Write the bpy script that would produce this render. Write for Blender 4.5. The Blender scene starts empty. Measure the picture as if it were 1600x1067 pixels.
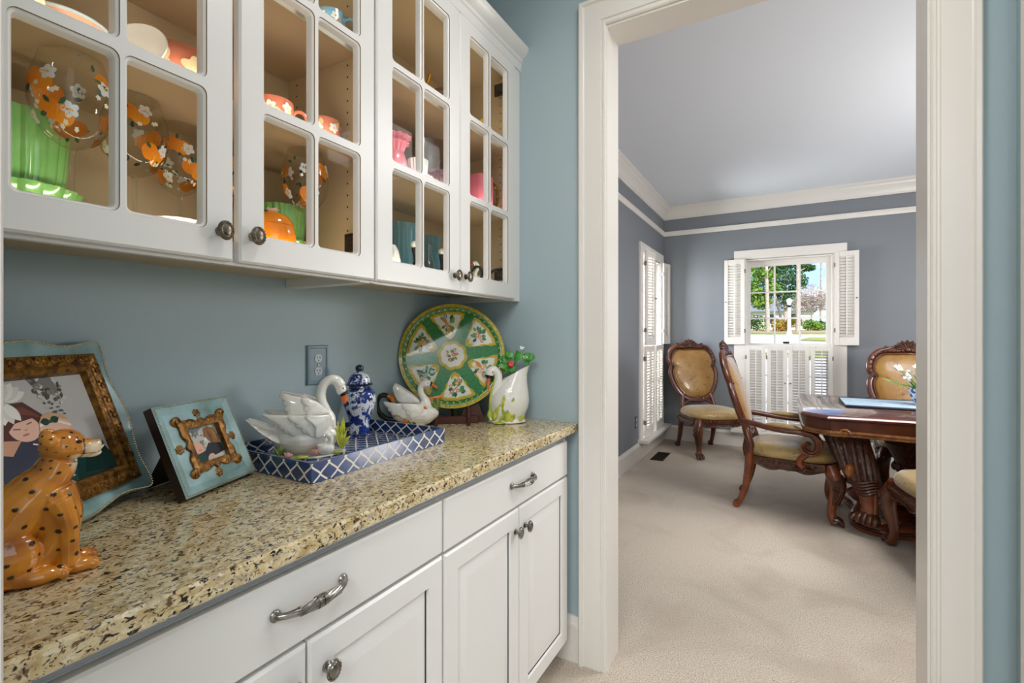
import bpy, bmesh, math, random
import numpy as np
from math import sin, cos, pi, radians as R
from mathutils import Matrix, Vector, Euler, noise as mnoise
random.seed(7)
sc = bpy.context.scene
COL = sc.collection

# ---------------------------------------------------------------- camera
CX, CZ = 1.2933, 1.2504
cam = bpy.data.cameras.new('camera'); camo = bpy.data.objects.new('camera', cam); COL.objects.link(camo)
cam.sensor_width = 36.0; cam.sensor_fit = 'HORIZONTAL'
cam.lens = 750.83 / 1600 * 36.0
cam.shift_y = -(533.5 - 524.386) / 1600
cam.clip_start = 0.02; cam.clip_end = 500
camo.location = (CX, 0, CZ); camo.rotation_euler = (R(90), 0, R(29.686))
sc.camera = camo

# ---------------------------------------------------------------- exposure, sky, lamps
sc.view_settings.view_transform = 'Standard'; sc.view_settings.look = 'None'
sc.view_settings.gamma = 1.0; sc.view_settings.use_curve_mapping = False
sc.view_settings.exposure = 0.0
sc.cycles.transparent_max_bounces = 32; sc.cycles.max_bounces = 8; sc.cycles.diffuse_bounces = 5
sc.cycles.caustics_reflective = False; sc.cycles.caustics_refractive = False
sc.cycles.sample_clamp_indirect = 6.0
sc.cycles.use_denoising = True

def lin(h):
    h = h.lstrip('#'); o = []
    for i in (0, 2, 4):
        v = int(h[i:i+2], 16) / 255
        o.append(v / 12.92 if v <= .04045 else ((v + .055) / 1.055) ** 2.4)
    return tuple(o)

SKY_STRENGTH = 1.9
world = bpy.data.worlds.new('sky'); sc.world = world; world.use_nodes = True
nt = world.node_tree; nt.nodes.clear()
_o = nt.nodes.new('ShaderNodeOutputWorld'); _b = nt.nodes.new('ShaderNodeBackground')
_t = nt.nodes.new('ShaderNodeTexCoord'); _s = nt.nodes.new('ShaderNodeSeparateXYZ')
_r = nt.nodes.new('ShaderNodeValToRGB'); _n = nt.nodes.new('ShaderNodeTexNoise'); _c = nt.nodes.new('ShaderNodeValToRGB')
_m = nt.nodes.new('ShaderNodeMix'); _m.data_type = 'RGBA'
_mp = nt.nodes.new('ShaderNodeMapping'); _mp.inputs['Scale'].default_value = (1, 1, 2.5)
nt.links.new(_t.outputs['Generated'], _s.inputs[0]); nt.links.new(_s.outputs['Z'], _r.inputs[0])
nt.links.new(_t.outputs['Generated'], _mp.inputs[0]); nt.links.new(_mp.outputs[0], _n.inputs['Vector'])
_r.color_ramp.elements[0].position = 0.0; _r.color_ramp.elements[0].color = (.42, .62, .95, 1)
_r.color_ramp.elements[1].position = 0.55; _r.color_ramp.elements[1].color = (.13, .32, .75, 1)
_n.inputs['Scale'].default_value = 3.2; _n.inputs['Detail'].default_value = 5
_c.color_ramp.elements[0].position = .47; _c.color_ramp.elements[0].color = (0, 0, 0, 1)
_c.color_ramp.elements[1].position = .60; _c.color_ramp.elements[1].color = (1, 1, 1, 1)
nt.links.new(_n.outputs['Fac'], _c.inputs[0]); nt.links.new(_c.outputs[0], _m.inputs['Factor'])
nt.links.new(_r.outputs[0], _m.inputs[6]); _m.inputs[7].default_value = (.95, .96, 1, 1)
nt.links.new(_m.outputs[2], _b.inputs['Color']); _b.inputs['Strength'].default_value = SKY_STRENGTH
nt.links.new(_b.outputs[0], _o.inputs[0])

def lamp(name, kind, loc, energy, size=.3, sizey=None, rot=(0, 0, 0), color=(1, 1, 1), spread=None):
    l = bpy.data.lights.new(name, kind); l.energy = energy; l.color = color
    if kind == 'AREA':
        l.size = size
        if sizey: l.shape = 'RECTANGLE'; l.size_y = sizey
        if spread: l.spread = R(spread)
    elif kind == 'SUN': l.angle = R(.6)
    else: l.shadow_soft_size = size
    o = bpy.data.objects.new(name, l); COL.objects.link(o); o.location = loc; o.rotation_euler = rot
    return o
lamp('sun', 'SUN', (0, 0, 10), 5.5, rot=(R(46), 0, R(32)), color=(1, .95, .86))
lamp('pantry_ceiling_light', 'AREA', (1.22, .95, 2.76), 9, .30, color=(1, .97, .93))
lamp('kitchen_overhead_fill', 'AREA', (1.5, -2.0, 2.74), 136, 1.6, color=(.97, .985, 1))  # added fill from behind the camera, no lamp known there
lamp('kitchen_side_fill', 'AREA', (4.2, -.9, 1.5), 14, 2.2, sizey=1.6, rot=(R(90), 0, R(90)), color=(.95, .98, 1))  # added area fill from the right; the kitchen wall has no window
lamp('dining_point_fill', 'POINT', (3.0, 3.5, 1.55), 104, .28, color=(1, .98, .95))  # unseen fill added to lift the dining room and its ceiling
lamp('dining_overhead_fill', 'AREA', (2.3, 3.0, 2.77), 40, 1.0, color=(1, .985, .97))  # second added fill for the dining room, no fixture seen
lamp('side_window_boost', 'AREA', (-.9, 5.38, 1.7), 150, 1.2, sizey=1.2, rot=(R(90), 0, R(-90)), color=(.93, .97, 1))  # lamp added outside the side window to strengthen its daylight
for _y in (.546, 1.33):      # added fill strips brightening the glass-door cabinet interiors, no fittings there
    for _z in (1.440, 1.744, 2.022):
        lamp('cabinet_fill_strip', 'AREA', (.302, _y, _z), .46, .62, sizey=.010, rot=(R(118), 0, R(90)), color=(1, .92, .78))

# ---------------------------------------------------------------- materials
MATS = {}
def mat(name, col, rough=.5, metal=0, coat=0, vary=None, bump=None, sheen=0, spec=.5, trans=0, emit=0):
    """col: hex; vary=(scale, hex2, amount); bump=(scale, strength, distance)"""
    if name in MATS: return MATS[name]
    m = bpy.data.materials.new(name); m.use_nodes = True; t = m.node_tree; p = t.nodes['Principled BSDF']
    p.inputs['Base Color'].default_value = (*lin(col), 1); p.inputs['Roughness'].default_value = rough
    p.inputs['Metallic'].default_value = metal; p.inputs['Coat Weight'].default_value = coat
    p.inputs['Coat Roughness'].default_value = .08
    p.inputs['Specular IOR Level'].default_value = spec
    if sheen: p.inputs['Sheen Weight'].default_value = sheen; p.inputs['Sheen Roughness'].default_value = .35
    tc = t.nodes.new('ShaderNodeTexCoord')
    if vary:
        n = t.nodes.new('ShaderNodeTexNoise'); n.inputs['Scale'].default_value = vary[0]; n.inputs['Detail'].default_value = 4
        r = t.nodes.new('ShaderNodeValToRGB'); r.color_ramp.elements[0].position = .35; r.color_ramp.elements[1].position = .68
        r.color_ramp.elements[0].color = (*lin(col), 1); r.color_ramp.elements[1].color = (*lin(vary[1]), 1)
        t.links.new(tc.outputs['Object'], n.inputs['Vector']); t.links.new(n.outputs['Fac'], r.inputs[0])
        t.links.new(r.outputs[0], p.inputs['Base Color'])
    if bump:
        n = t.nodes.new('ShaderNodeTexNoise'); n.inputs['Scale'].default_value = bump[0]; n.inputs['Detail'].default_value = 3
        b = t.nodes.new('ShaderNodeBump'); b.inputs['Strength'].default_value = bump[1]; b.inputs['Distance'].default_value = bump[2]
        t.links.new(tc.outputs['Object'], n.inputs['Vector']); t.links.new(n.outputs['Fac'], b.inputs['Height'])
        t.links.new(b.outputs[0], p.inputs['Normal'])
    MATS[name] = m; return m

def attr_mat(name, rough=.3, coat=0, bump=None):
    m = mat(name, '#ffffff', rough, coat=coat, bump=bump); t = m.node_tree
    a = t.nodes.new('ShaderNodeAttribute'); a.attribute_name = 'Col'
    t.links.new(a.outputs['Color'], t.nodes['Principled BSDF'].inputs['Base Color']); return m

def glass_mat(name, tint='#ffffff', refl=1.0, dens=0.0, rough=0.0):
    """thin glass: clear with a fresnel reflection"""
    m = bpy.data.materials.new(name); m.use_nodes = True; t = m.node_tree; t.nodes.clear()
    o = t.nodes.new('ShaderNodeOutputMaterial'); mx = t.nodes.new('ShaderNodeMixShader')
    tr = t.nodes.new('ShaderNodeBsdfTransparent'); g = t.nodes.new('ShaderNodeBsdfGlossy'); f = t.nodes.new('ShaderNodeLayerWeight'); f.inputs['Blend'].default_value = .5
    pw = t.nodes.new('ShaderNodeMath'); pw.operation = 'POWER'; pw.inputs[1].default_value = 3.5; t.links.new(f.outputs['Facing'], pw.inputs[0])
    tr.inputs['Color'].default_value = (*lin(tint), 1); g.inputs['Roughness'].default_value = rough
    mu = t.nodes.new('ShaderNodeMath'); mu.operation = 'MULTIPLY_ADD'; mu.inputs[1].default_value = refl; mu.inputs[2].default_value = dens
    t.links.new(pw.outputs[0], mu.inputs[0]); t.links.new(mu.outputs[0], mx.inputs['Fac'])
    t.links.new(tr.outputs[0], mx.inputs[1]); t.links.new(g.outputs[0], mx.inputs[2]); t.links.new(mx.outputs[0], o.inputs[0])
    MATS[name] = m; return m

def ramp_node(t, stops, src):
    r = t.nodes.new('ShaderNodeValToRGB'); e = r.color_ramp.elements
    while len(e) < len(stops): e.new(.5)
    for i, (p, c) in enumerate(stops): e[i].position = p; e[i].color = (*lin(c), 1)
    t.links.new(src, r.inputs[0]); return r
def mixc(t, fac, a, b):
    m = t.nodes.new('ShaderNodeMix'); m.data_type = 'RGBA'
    t.links.new(fac, m.inputs['Factor'])
    for s, i in ((a, 6), (b, 7)):
        if isinstance(s, str): m.inputs[i].default_value = (*lin(s), 1)
        else: t.links.new(s, m.inputs[i])
    return m.outputs[2]
def noise_node(t, vec, scale, detail=3, dist=0, rough=.5):
    n = t.nodes.new('ShaderNodeTexNoise'); n.inputs['Scale'].default_value = scale; n.inputs['Detail'].default_value = detail
    n.inputs['Distortion'].default_value = dist; n.inputs['Roughness'].default_value = rough
    t.links.new(vec, n.inputs['Vector']); return n.outputs['Fac']
def step(t, val, lo, hi):
    m = t.nodes.new('ShaderNodeMapRange'); m.inputs['From Min'].default_value = lo; m.inputs['From Max'].default_value = hi
    t.links.new(val, m.inputs['Value']); return m.outputs[0]
def objvec(t, scale=(1, 1, 1), rot=(0, 0, 0)):
    tc = t.nodes.new('ShaderNodeTexCoord'); mp = t.nodes.new('ShaderNodeMapping')
    mp.inputs['Scale'].default_value = scale; mp.inputs['Rotation'].default_value = rot
    t.links.new(tc.outputs['Object'], mp.inputs[0]); return mp.outputs[0]

def granite():
    m = mat('granite', '#c8aa70', .12, coat=.3); t = m.node_tree; p = t.nodes['Principled BSDF']
    v = objvec(t, (1.3, .9, 1.3), (0, 0, R(25)))
    base = ramp_node(t, [(.30, '#b09866'), (.45, '#cdb688'), (.58, '#dfcfa8'), (.72, '#bfac84')], noise_node(t, v, 46, 5, .6)).outputs[0]
    c = mixc(t, step(t, noise_node(t, v, 30, 4, .8), .60, .70), base, '#b3a58f')
    c = mixc(t, step(t, noise_node(t, v, 80, 3, .4), .58, .66), c, '#e9dcc0')
    c = mixc(t, step(t, noise_node(t, v, 105, 4, 1.0), .585, .64), c, '#6d5134')
    c = mixc(t, step(t, noise_node(t, v, 100, 4, .9), .585, .63), c, '#17120f')
    v2 = objvec(t, (1.3, .85, 1.3), (0, 0, R(40)))
    c = mixc(t, step(t, noise_node(t, v2, 170, 3, .6), .645, .69), c, '#1d1614')
    c = mixc(t, step(t, noise_node(t, v2, 90, 2, .3), .70, .72), c, '#5b2a20')
    c = mixc(t, step(t, noise_node(t, v2, 58, 6, .5, .72), .615, .66), c, '#33261b')
    c = mixc(t, step(t, noise_node(t, v, 36, 5, .9), .66, .74), c, '#ece3d0')
    t.links.new(c, p.inputs['Base Color']); return m
def damask(name, base, dark, light):
    m = mat(name, base, .34, sheen=.7, coat=.22); t = m.node_tree; p = t.nodes['Principled BSDF']
    v = objvec(t)
    n = noise_node(t, v, 9, 1, 1.6)
    a = t.nodes.new('ShaderNodeMath'); a.operation = 'SUBTRACT'; a.inputs[1].default_value = .5; t.links.new(n, a.inputs[0])
    b = t.nodes.new('ShaderNodeMath'); b.operation = 'ABSOLUTE'; t.links.new(a.outputs[0], b.inputs[0])
    c = mixc(t, step(t, noise_node(t, v, 5, 2, .5), .42, .6), base, light)
    ln = step(t, b.outputs[0], .014, .004)
    br = step(t, noise_node(t, v, 14, 2), .48, .53)
    mu = t.nodes.new('ShaderNodeMath'); mu.operation = 'MULTIPLY'; t.links.new(ln, mu.inputs[0]); t.links.new(br, mu.inputs[1])
    c = mixc(t, mu.outputs[0], c, dark)
    t.links.new(c, p.inputs['Base Color']); return m
def carpet():
    m = mat('carpet', '#b5a594', .95, spec=.1); t = m.node_tree; p = t.nodes['Principled BSDF']
    v = objvec(t)
    c = ramp_node(t, [(.34, '#a39483'), (.5, '#c8bbab'), (.66, '#e2d8cc')], noise_node(t, v, 230, 4)).outputs[0]
    c = mixc(t, step(t, noise_node(t, v, 2.2, 4, .8), .50, .72), c, '#b5a798')
    c = mixc(t, step(t, noise_node(t, v, 150, 2), .64, .70), c, '#8d7c6a')
    t.links.new(c, p.inputs['Base Color'])
    b = t.nodes.new('ShaderNodeBump'); b.inputs['Strength'].default_value = .55; b.inputs['Distance'].default_value = .006
    t.links.new(noise_node(t, v, 260, 3), b.inputs['Height']); t.links.new(b.outputs[0], p.inputs['Normal'])
    return m
def blue_white(name, scale, lo=.49, hi=.53, blue='#1d3f9c', blue2='#10235f'):
    m = mat(name, '#e8ebf2', .08, coat=.6); t = m.node_tree; p = t.nodes['Principled BSDF']
    v = objvec(t); n = noise_node(t, v, scale, 5, .9, .62)
    bl = mixc(t, step(t, noise_node(t, v, scale * 2.6, 3, .5), .42, .6), blue, blue2)
    t.links.new(mixc(t, step(t, n, lo, hi), '#e8ebf2', bl), p.inputs['Base Color']); return m

M_PWALL = mat('pantry_wall_paint', '#a7b9bf', .55, bump=(180, .06, .004))
M_DWALL = mat('dining_wall_paint', '#7d8187', .55, bump=(180, .06, .004))
M_CEIL = mat('ceiling_paint', '#e0e4ea', .8)
M_TRIM = mat('trim_paint', '#e2ddd6', .35)
M_CAB = mat('cabinet_paint', '#e3e1de', .32)
M_LINE = mat('glaze_line', '#8a6d3c', .5)
M_DARKGAP = mat('groove', '#3a3630', .6)
M_CABIN = mat('cabinet_interior', '#cdb792', .5)
M_SHELF = mat('shelf_board', '#cbb391', .45)
M_EDGE = mat('shelf_edge', '#ece7da', .4)
M_GRAN = granite(); M_CARPET = carpet()
M_SUB = mat('subtop_paint', '#9aa0a6', .5)
M_PEWTER = mat('pewter', '#a8a49e', .30, metal=1, vary=(60, '#6b6863'), bump=(120, .2, .002))
M_BRONZE = mat('aged_bronze', '#8d8273', .32, metal=1, vary=(80, '#4a4238'))
M_BLACK = mat('black', '#141312', .4)
M_IRON = mat('dark_iron', '#3c2f22', .45, metal=.6)
M_GLASS = glass_mat('pane_glass', '#fbfcfa', .12, .006)
M_WGLASS = glass_mat('window_glass', '#ffffff', .10, .004)
M_CRYSTAL = glass_mat('crystal', '#fbfbf8', .8, .03, .02)
M_BLUEGL = glass_mat('blue_glass', '#cfe8ef', 1.2, .07, .08)
_t = M_BLUEGL.node_tree; _o2 = _t.nodes['Material Output']; _src = _o2.inputs[0].links[0].from_socket
_d = _t.nodes.new('ShaderNodeBsdfTranslucent'); _d.inputs[0].default_value = (*lin('#b5e4f0'), 1); _d2 = _t.nodes.new('ShaderNodeBsdfDiffuse'); _d2.inputs[0].default_value = (*lin('#a6dbe8'), 1)
_a = _t.nodes.new('ShaderNodeMixShader'); _a.inputs[0].default_value = .5; _t.links.new(_d.outputs[0], _a.inputs[1]); _t.links.new(_d2.outputs[0], _a.inputs[2])
_x = _t.nodes.new('ShaderNodeMixShader'); _x.inputs[0].default_value = .45; _t.links.new(_src, _x.inputs[1]); _t.links.new(_a.outputs[0], _x.inputs[2]); _t.links.new(_x.outputs[0], _o2.inputs[0])
M_WHITE = mat('white_glaze', '#eeebe3', .10, coat=.7)
M_WHITEB = mat('white_glaze_feather', '#e9e5dc', .12, coat=.7, vary=(70, '#f4f1ea'), bump=(60, .10, .003))
M_FEATHER = mat('white_glaze_scale', '#ebe8e0', .16, coat=.6)
_t = M_FEATHER.node_tree; _v = _t.nodes.new('ShaderNodeTexVoronoi'); _v.inputs['Scale'].default_value = 75; _v.feature = 'DISTANCE_TO_EDGE'
_b = _t.nodes.new('ShaderNodeBump'); _b.inputs['Strength'].default_value = .5; _b.inputs['Distance'].default_value = .004
_t.links.new(objvec(_t, (1, 1, 1.5)), _v.inputs['Vector']); _t.links.new(_v.outputs['Distance'], _b.inputs['Height']); _t.links.new(_b.outputs[0], _t.nodes['Principled BSDF'].inputs['Normal'])
M_ORANGE = mat('orange_glaze', '#f08a10', .10, coat=.8)
M_BEAK = mat('beak_orange', '#e86a1e', .15, coat=.6)
M_GREENB = mat('green_glaze', '#7fc065', .12, coat=.7, vary=(20, '#96cf7d'))
M_GREENL = mat('green_leaf_glaze', '#96a832', .15, coat=.6, vary=(45, '#d3cf55'))
M_GREEND = mat('dark_green_glaze', '#2f5a2b', .15, coat=.6, vary=(40, '#8a9a3a'))
M_PLANT = mat('plant_leaf', '#2f7a2c', .35, vary=(35, '#4f9a3c'))
M_PINK = mat('pink_glaze', '#e2788c', .2, coat=.4)
M_PINKF = mat('pink_flower', '#e0a9a0', .25, coat=.4)
M_TERRA = mat('terracotta_glaze', '#d2795c', .25, coat=.4)
M_PEACH = mat('peach_glaze', '#e0a888', .2, coat=.5)
M_CREAM = mat('cream_glaze', '#e4d3ae', .3)
M_RED = mat('red_glaze', '#d8261c', .2, coat=.6)
M_GOLD = mat('gold', '#c08a2c', .22, metal=1)
M_GILT = mat('antique_gilt', '#9c6c24', .36, metal=.5, vary=(90, '#4a2a10'), bump=(160, .5, .003))
M_FRAMEBLUE = mat('frame_blue', '#8fb0b4', .35, vary=(16, '#6b8783'), coat=.2)
M_FRAMEBROWN = mat('frame_brown', '#2a130c', .35)
M_PEARL = mat('pearl_bead', '#d8c59a', .25, metal=.5)
M_BLUE = mat('tray_blue', '#1f447f', .22, coat=.5, vary=(14, '#11264e'))
M_COBALT = mat('cobalt', '#0d1a3c', .15, coat=.6)
M_JAR = blue_white('jar_porcelain', 36, .46, .50)
M_VASEBW = blue_white('vase_porcelain', 38)
M_WOOD = mat('cherry_wood', '#4c2213', .30, coat=.22, vary=(14, '#6a371b'))
M_WOODR = mat('cherry_wood_light', '#6e3117', .25, coat=.3, vary=(12, '#8a4a22'))
M_WOODTOP = mat('table_top_wood', '#5a2a1e', .12, coat=.6, vary=(6, '#43180f'))
M_CARVE = mat('carved_wood', '#5a2f16', .34, coat=.15, vary=(45, '#2c120a'), bump=(70, .4, .006))
M_GILTWOOD = mat('gilt_wood', '#8b5a28', .3, coat=.2, vary=(30, '#5a3010'))
M_FAB = damask('gold_damask', '#94692b', '#59401a', '#a67e40')
M_FABS = damask('seat_damask', '#a3864f', '#6a4c22', '#b59a64')
M_RUNNER = mat('runner_cloth', '#b9cfe0', .5, vary=(30, '#9fbad0'))
M_STONE = mat('stand_wood', '#4a2114', .3, coat=.3)
M_PLATE_GREY = mat('outlet_plate_paint', '#8195a0', .4)
M_ART = attr_mat('printed_colour', .3)
M_ARTG = attr_mat('glazed_colour', .12, coat=.5)
M_PHOTO = attr_mat('photo_print', .18)
M_CHEE = attr_mat('cheetah_glaze', .14, coat=.7, bump=(40, .15, .004))
# ---------------------------------------------------------------- mesh builder
class B:
    def __init__(s): s.v = []; s.f = []; s.m = []; s.M = Matrix.Identity(4)
    def add(s, vs, fs, mi=0):
        o = len(s.v); s.v += [tuple(s.M @ Vector(p)) for p in vs]
        s.f += [tuple(i + o for i in f) for f in fs]; s.m += [mi] * len(fs); return s
    def box(s, x0, x1, y0, y1, z0, z1, mi=0, c=0):
        """axis box; c = chamfer on all edges"""
        if c <= 0:
            v = [(x0,y0,z0),(x1,y0,z0),(x1,y1,z0),(x0,y1,z0),(x0,y0,z1),(x1,y0,z1),(x1,y1,z1),(x0,y1,z1)]
            return s.add(v, [(3,2,1,0),(4,5,6,7),(0,1,5,4),(1,2,6,5),(2,3,7,6),(3,0,4,7)], mi)
        def ring(i, z): return [(x0+i,y0+c,z),(x0+c,y0+i,z),(x1-c,y0+i,z),(x1-i,y0+c,z),(x1-i,y1-c,z),(x1-c,y1-i,z),(x0+c,y1-i,z),(x0+i,y1-c,z)]
        a = [(x0+c,y0+c,z0)]*2+[(x1-c,y0+c,z0)]*2+[(x1-c,y1-c,z0)]*2+[(x0+c,y1-c,z0)]*2
        b = [(p[0],p[1],z1) for p in a]
        return s.loft([a, ring(0, z0+c), ring(0, z1-c), b], mi=mi)
    def loft(s, rings, closed=True, caps=True, mi=0):
        n = len(rings[0]); vs = [p for r in rings for p in r]; fs = []
        for k in range(len(rings) - 1):
            for i in range(n if closed else n - 1):
                j = (i + 1) % n; fs.append((k*n+i, k*n+j, (k+1)*n+j, (k+1)*n+i))
        if caps: fs.append(tuple(range(n - 1, -1, -1))); fs.append(tuple((len(rings)-1)*n + i for i in range(n)))
        return s.add(vs, fs, mi)
    def tube(s, path, r, n=10, mi=0, caps=True, up=None, closed=False):
        """r: scalar, list of radii, or list of (r_side, r_up)"""
        P = [Vector(p) for p in path]; K = len(P)
        rr = r if isinstance(r, (list, tuple)) else [r] * K
        T = []
        for i in range(K):
            a = P[(i-1) % K] if closed else P[max(i-1, 0)]; b = P[(i+1) % K] if closed else P[min(i+1, K-1)]
            d = b - a; T.append(d.normalized() if d.length > 1e-9 else Vector((0,0,1)))
        u = Vector(up) if up is not None else (Vector((0,0,1)) if abs(T[0].z) < .9 else Vector((1,0,0)))
        rings = []
        for i in range(K):
            if up is not None: u = Vector(up)
            w = T[i].cross(u)
            if w.length < 1e-6: w = T[i].cross(Vector((1,0.1,0)))
            w.normalize(); u2 = w.cross(T[i]).normalized(); u = u2
            q = rr[i]; ra, rb = q if isinstance(q, (list, tuple)) else (q, q)
            rings.append([tuple(P[i] + w*(ra*cos(2*pi*k/n)) + u2*(rb*sin(2*pi*k/n))) for k in range(n)])
        if closed: rings.append(rings[0]); caps = False
        return s.loft(rings, caps=caps, mi=mi)
    def lathe(s, prof, n=32, c=(0,0,0), sx=1, sy=1, mod=None, mi=0, ang=(0, 2*pi)):
        """prof [(r,z)]; mod=(amp,count,power)"""
        full = abs(ang[1]-ang[0]-2*pi) < 1e-6; K = n if full else n + 1; vs = []; fs = []
        for (r, z) in prof:
            for i in range(K):
                a = ang[0] + (ang[1]-ang[0])*i/n; q = r
                if mod: q = r*(1+mod[0]*abs(cos(mod[1]*a/2))**mod[2] - mod[0]*.5)
                vs.append((c[0]+q*cos(a)*sx, c[1]+q*sin(a)*sy, c[2]+z))
        for k in range(len(prof)-1):
            for i in range(n):
                j = (i+1) % K; fs.append((k*K+i, k*K+j, (k+1)*K+j, (k+1)*K+i))
        if full:
            if prof[0][0] > 1e-6: fs.append(tuple(range(K-1, -1, -1)))
            if prof[-1][0] > 1e-6: fs.append(tuple((len(prof)-1)*K+i for i in range(K)))
        return s.add(vs, fs, mi)
    def ell(s, c, r, n=12, m=8, rot=None, mi=0):
        if not isinstance(r, (tuple, list)): r = (r, r, r)
        Q = rot.to_matrix() if rot is not None else Matrix.Identity(3); C = Vector(c)
        vs = [tuple(C + Q @ Vector((0,0,-r[2])))]
        for k in range(1, m):
            t = -pi/2 + pi*k/m
            vs += [tuple(C + Q @ Vector((r[0]*cos(t)*cos(2*pi*i/n), r[1]*cos(t)*sin(2*pi*i/n), r[2]*sin(t)))) for i in range(n)]
        vs.append(tuple(C + Q @ Vector((0,0,r[2])))); fs = []
        for i in range(n):
            fs.append((0, 1+(i+1)%n, 1+i))
            for k in range(m-2):
                a = 1+k*n; fs.append((a+i, a+(i+1)%n, a+n+(i+1)%n, a+n+i))
            a = 1+(m-2)*n; fs.append((a+i, a+(i+1)%n, len(vs)-1))
        return s.add(vs, fs, mi)
    def prism(s, poly, z0, z1, c=0, mi=0, f=None):
        """polygon in xy extruded z0..z1 with optional chamfer inset toward the centroid; f maps (x,y,z)"""
        cx = sum(p[0] for p in poly)/len(poly); cy = sum(p[1] for p in poly)/len(poly)
        def rg(i, z):
            o = []
            for x, y in poly:
                d = math.hypot(x-cx, y-cy) or 1; k = 1 - i/d; o.append((cx+(x-cx)*k, cy+(y-cy)*k, z))
            return o
        rings = [rg(c, z0), rg(0, z0+c), rg(0, z1-c), rg(c, z1)] if c else [rg(0, z0), rg(0, z1)]
        if f: rings = [[f(*p) for p in r] for r in rings]
        return s.loft(rings, mi=mi)
    def build(s, name, mats, parent=None, smooth=True, bevel=0, sub=0, angle=40, loc=None):
        me = bpy.data.meshes.new(name); me.from_pydata(s.v, [], s.f)
        if not isinstance(mats, (list, tuple)): mats = [mats]
        for m in mats: me.materials.append(m)
        if len(mats) > 1: me.polygons.foreach_set('material_index', s.m)
        bm = bmesh.new(); bm.from_mesh(me); bmesh.ops.remove_doubles(bm, verts=bm.verts, dist=1e-6)
        bmesh.ops.recalc_face_normals(bm, faces=bm.faces); bm.to_mesh(me); bm.free()
        if smooth:
            me.polygons.foreach_set('use_smooth', [True]*len(me.polygons))
            me.set_sharp_from_angle(angle=R(angle))
        me.update()
        o = bpy.data.objects.new(name, me); COL.objects.link(o)
        if parent is not None: o.parent = parent
        if loc: o.location = loc
        if bevel:
            b = o.modifiers.new('b', 'BEVEL'); b.width = bevel; b.segments = 2; b.limit_method = 'ANGLE'; b.angle_limit = R(50)
        if sub:
            b = o.modifiers.new('s', 'SUBSURF'); b.levels = sub; b.render_levels = sub
        return o

def bake(o, voxel=None, smooth=0, iters=2):
    """join overlapping solids of one body into a continuous skin"""
    if voxel:
        m = o.modifiers.new('r', 'REMESH'); m.mode = 'VOXEL'; m.voxel_size = voxel
    if smooth:
        m = o.modifiers.new('k', 'SMOOTH'); m.factor = smooth; m.iterations = iters
    dg = bpy.context.evaluated_depsgraph_get(); dg.update()
    me = bpy.data.meshes.new_from_object(o.evaluated_get(dg)); o.modifiers.clear(); old = o.data; o.data = me
    me.polygons.foreach_set('use_smooth', [True]*len(me.polygons)); bpy.data.meshes.remove(old); return o

def paint(o, fn):
    me = o.data; n = len(me.vertices); P = np.empty(n*3); me.vertices.foreach_get('co', P); P = P.reshape(-1, 3)
    C = np.ones((n, 4)); C[:, :3] = fn(P)
    a = me.color_attributes.new('Col', 'FLOAT_COLOR', 'POINT'); a.data.foreach_set('color', C.ravel())

def thing(name, label, cat, loc=(0,0,0), rz=0, group=None):
    o = bpy.data.objects.new(name, None); COL.objects.link(o); o.empty_display_size = .05
    o.location = loc; o.rotation_euler = (0, 0, rz); o['label'] = label; o['category'] = cat
    if group: o['group'] = group
    return o
def tag(o, label, cat, group=None, kind=None):
    o['label'] = label; o['category'] = cat
    if group: o['group'] = group
    if kind: o['kind'] = kind
    return o
def struct(b, name, m, parent=None, **k):
    o = b.build(name, m, parent, **k) if isinstance(b, B) else b
    if parent is None: o['kind'] = 'structure'
    return o
def dup(o, parent=None, **k):
    """copy of a thing, its parts and their sub-parts"""
    c = o.copy(); COL.objects.link(c)
    if parent is not None: c.parent = parent
    for ch in o.children: dup(ch, c)
    return c
def facing(x, y): return math.atan2(-(x-CX), y)

# ---------------------------------------------------------------- flat printed art (coloured shapes stacked in thin layers)
def ellp(cx, cy, rx, ry=None, rot=0, n=14):
    ry = rx if ry is None else ry
    return [(cx+rx*cos(t)*cos(rot)-ry*sin(t)*sin(rot), cy+rx*cos(t)*sin(rot)+ry*sin(t)*cos(rot)) for t in (2*pi*i/n for i in range(n))]
def leafp(cx, cy, l, w, rot, n=5):
    pts = [(l*i/n, w*sin(pi*i/n)**.8) for i in range(n+1)] + [(l*i/n, -w*sin(pi*i/n)**.8) for i in range(n-1, 0, -1)]
    return [(cx+x*cos(rot)-y*sin(rot), cy+x*sin(rot)+y*cos(rot)) for x, y in pts]
def flowerp(cx, cy, r, k=5, rot=0, n=30, deep=.38):
    return [(cx+q*cos(t), cy+q*sin(t)) for t, q in ((2*pi*i/n, r*(1-deep+deep*abs(cos(k*(2*pi*i/n+rot)/2)))) for i in range(n))]
def ribbon(pts, w):
    out = []
    for (x0, y0), (x1, y1) in zip(pts, pts[1:]):
        d = math.hypot(x1-x0, y1-y0) or 1; nx, ny = -(y1-y0)/d*w/2, (x1-x0)/d*w/2; ex, ey = (x1-x0)/d*w*.2, (y1-y0)/d*w*.2
        out.append([(x0+nx-ex, y0+ny-ey), (x0-nx-ex, y0-ny-ey), (x1-nx+ex, y1-ny+ey), (x1+nx+ex, y1+ny+ey)])
    return out
def ribbon_strip(pts, w):
    """quads of one continuous ribbon that share their edges"""
    L, Rr = [], []
    for i, (x, y) in enumerate(pts):
        a = pts[max(i-1, 0)]; c = pts[min(i+1, len(pts)-1)]; d = math.hypot(c[0]-a[0], c[1]-a[1]) or 1
        nx, ny = -(c[1]-a[1])/d*w/2, (c[0]-a[0])/d*w/2; L.append((x+nx, y+ny)); Rr.append((x-nx, y-ny))
    return [[L[i], Rr[i], Rr[i+1], L[i+1]] for i in range(len(pts)-1)]
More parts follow.
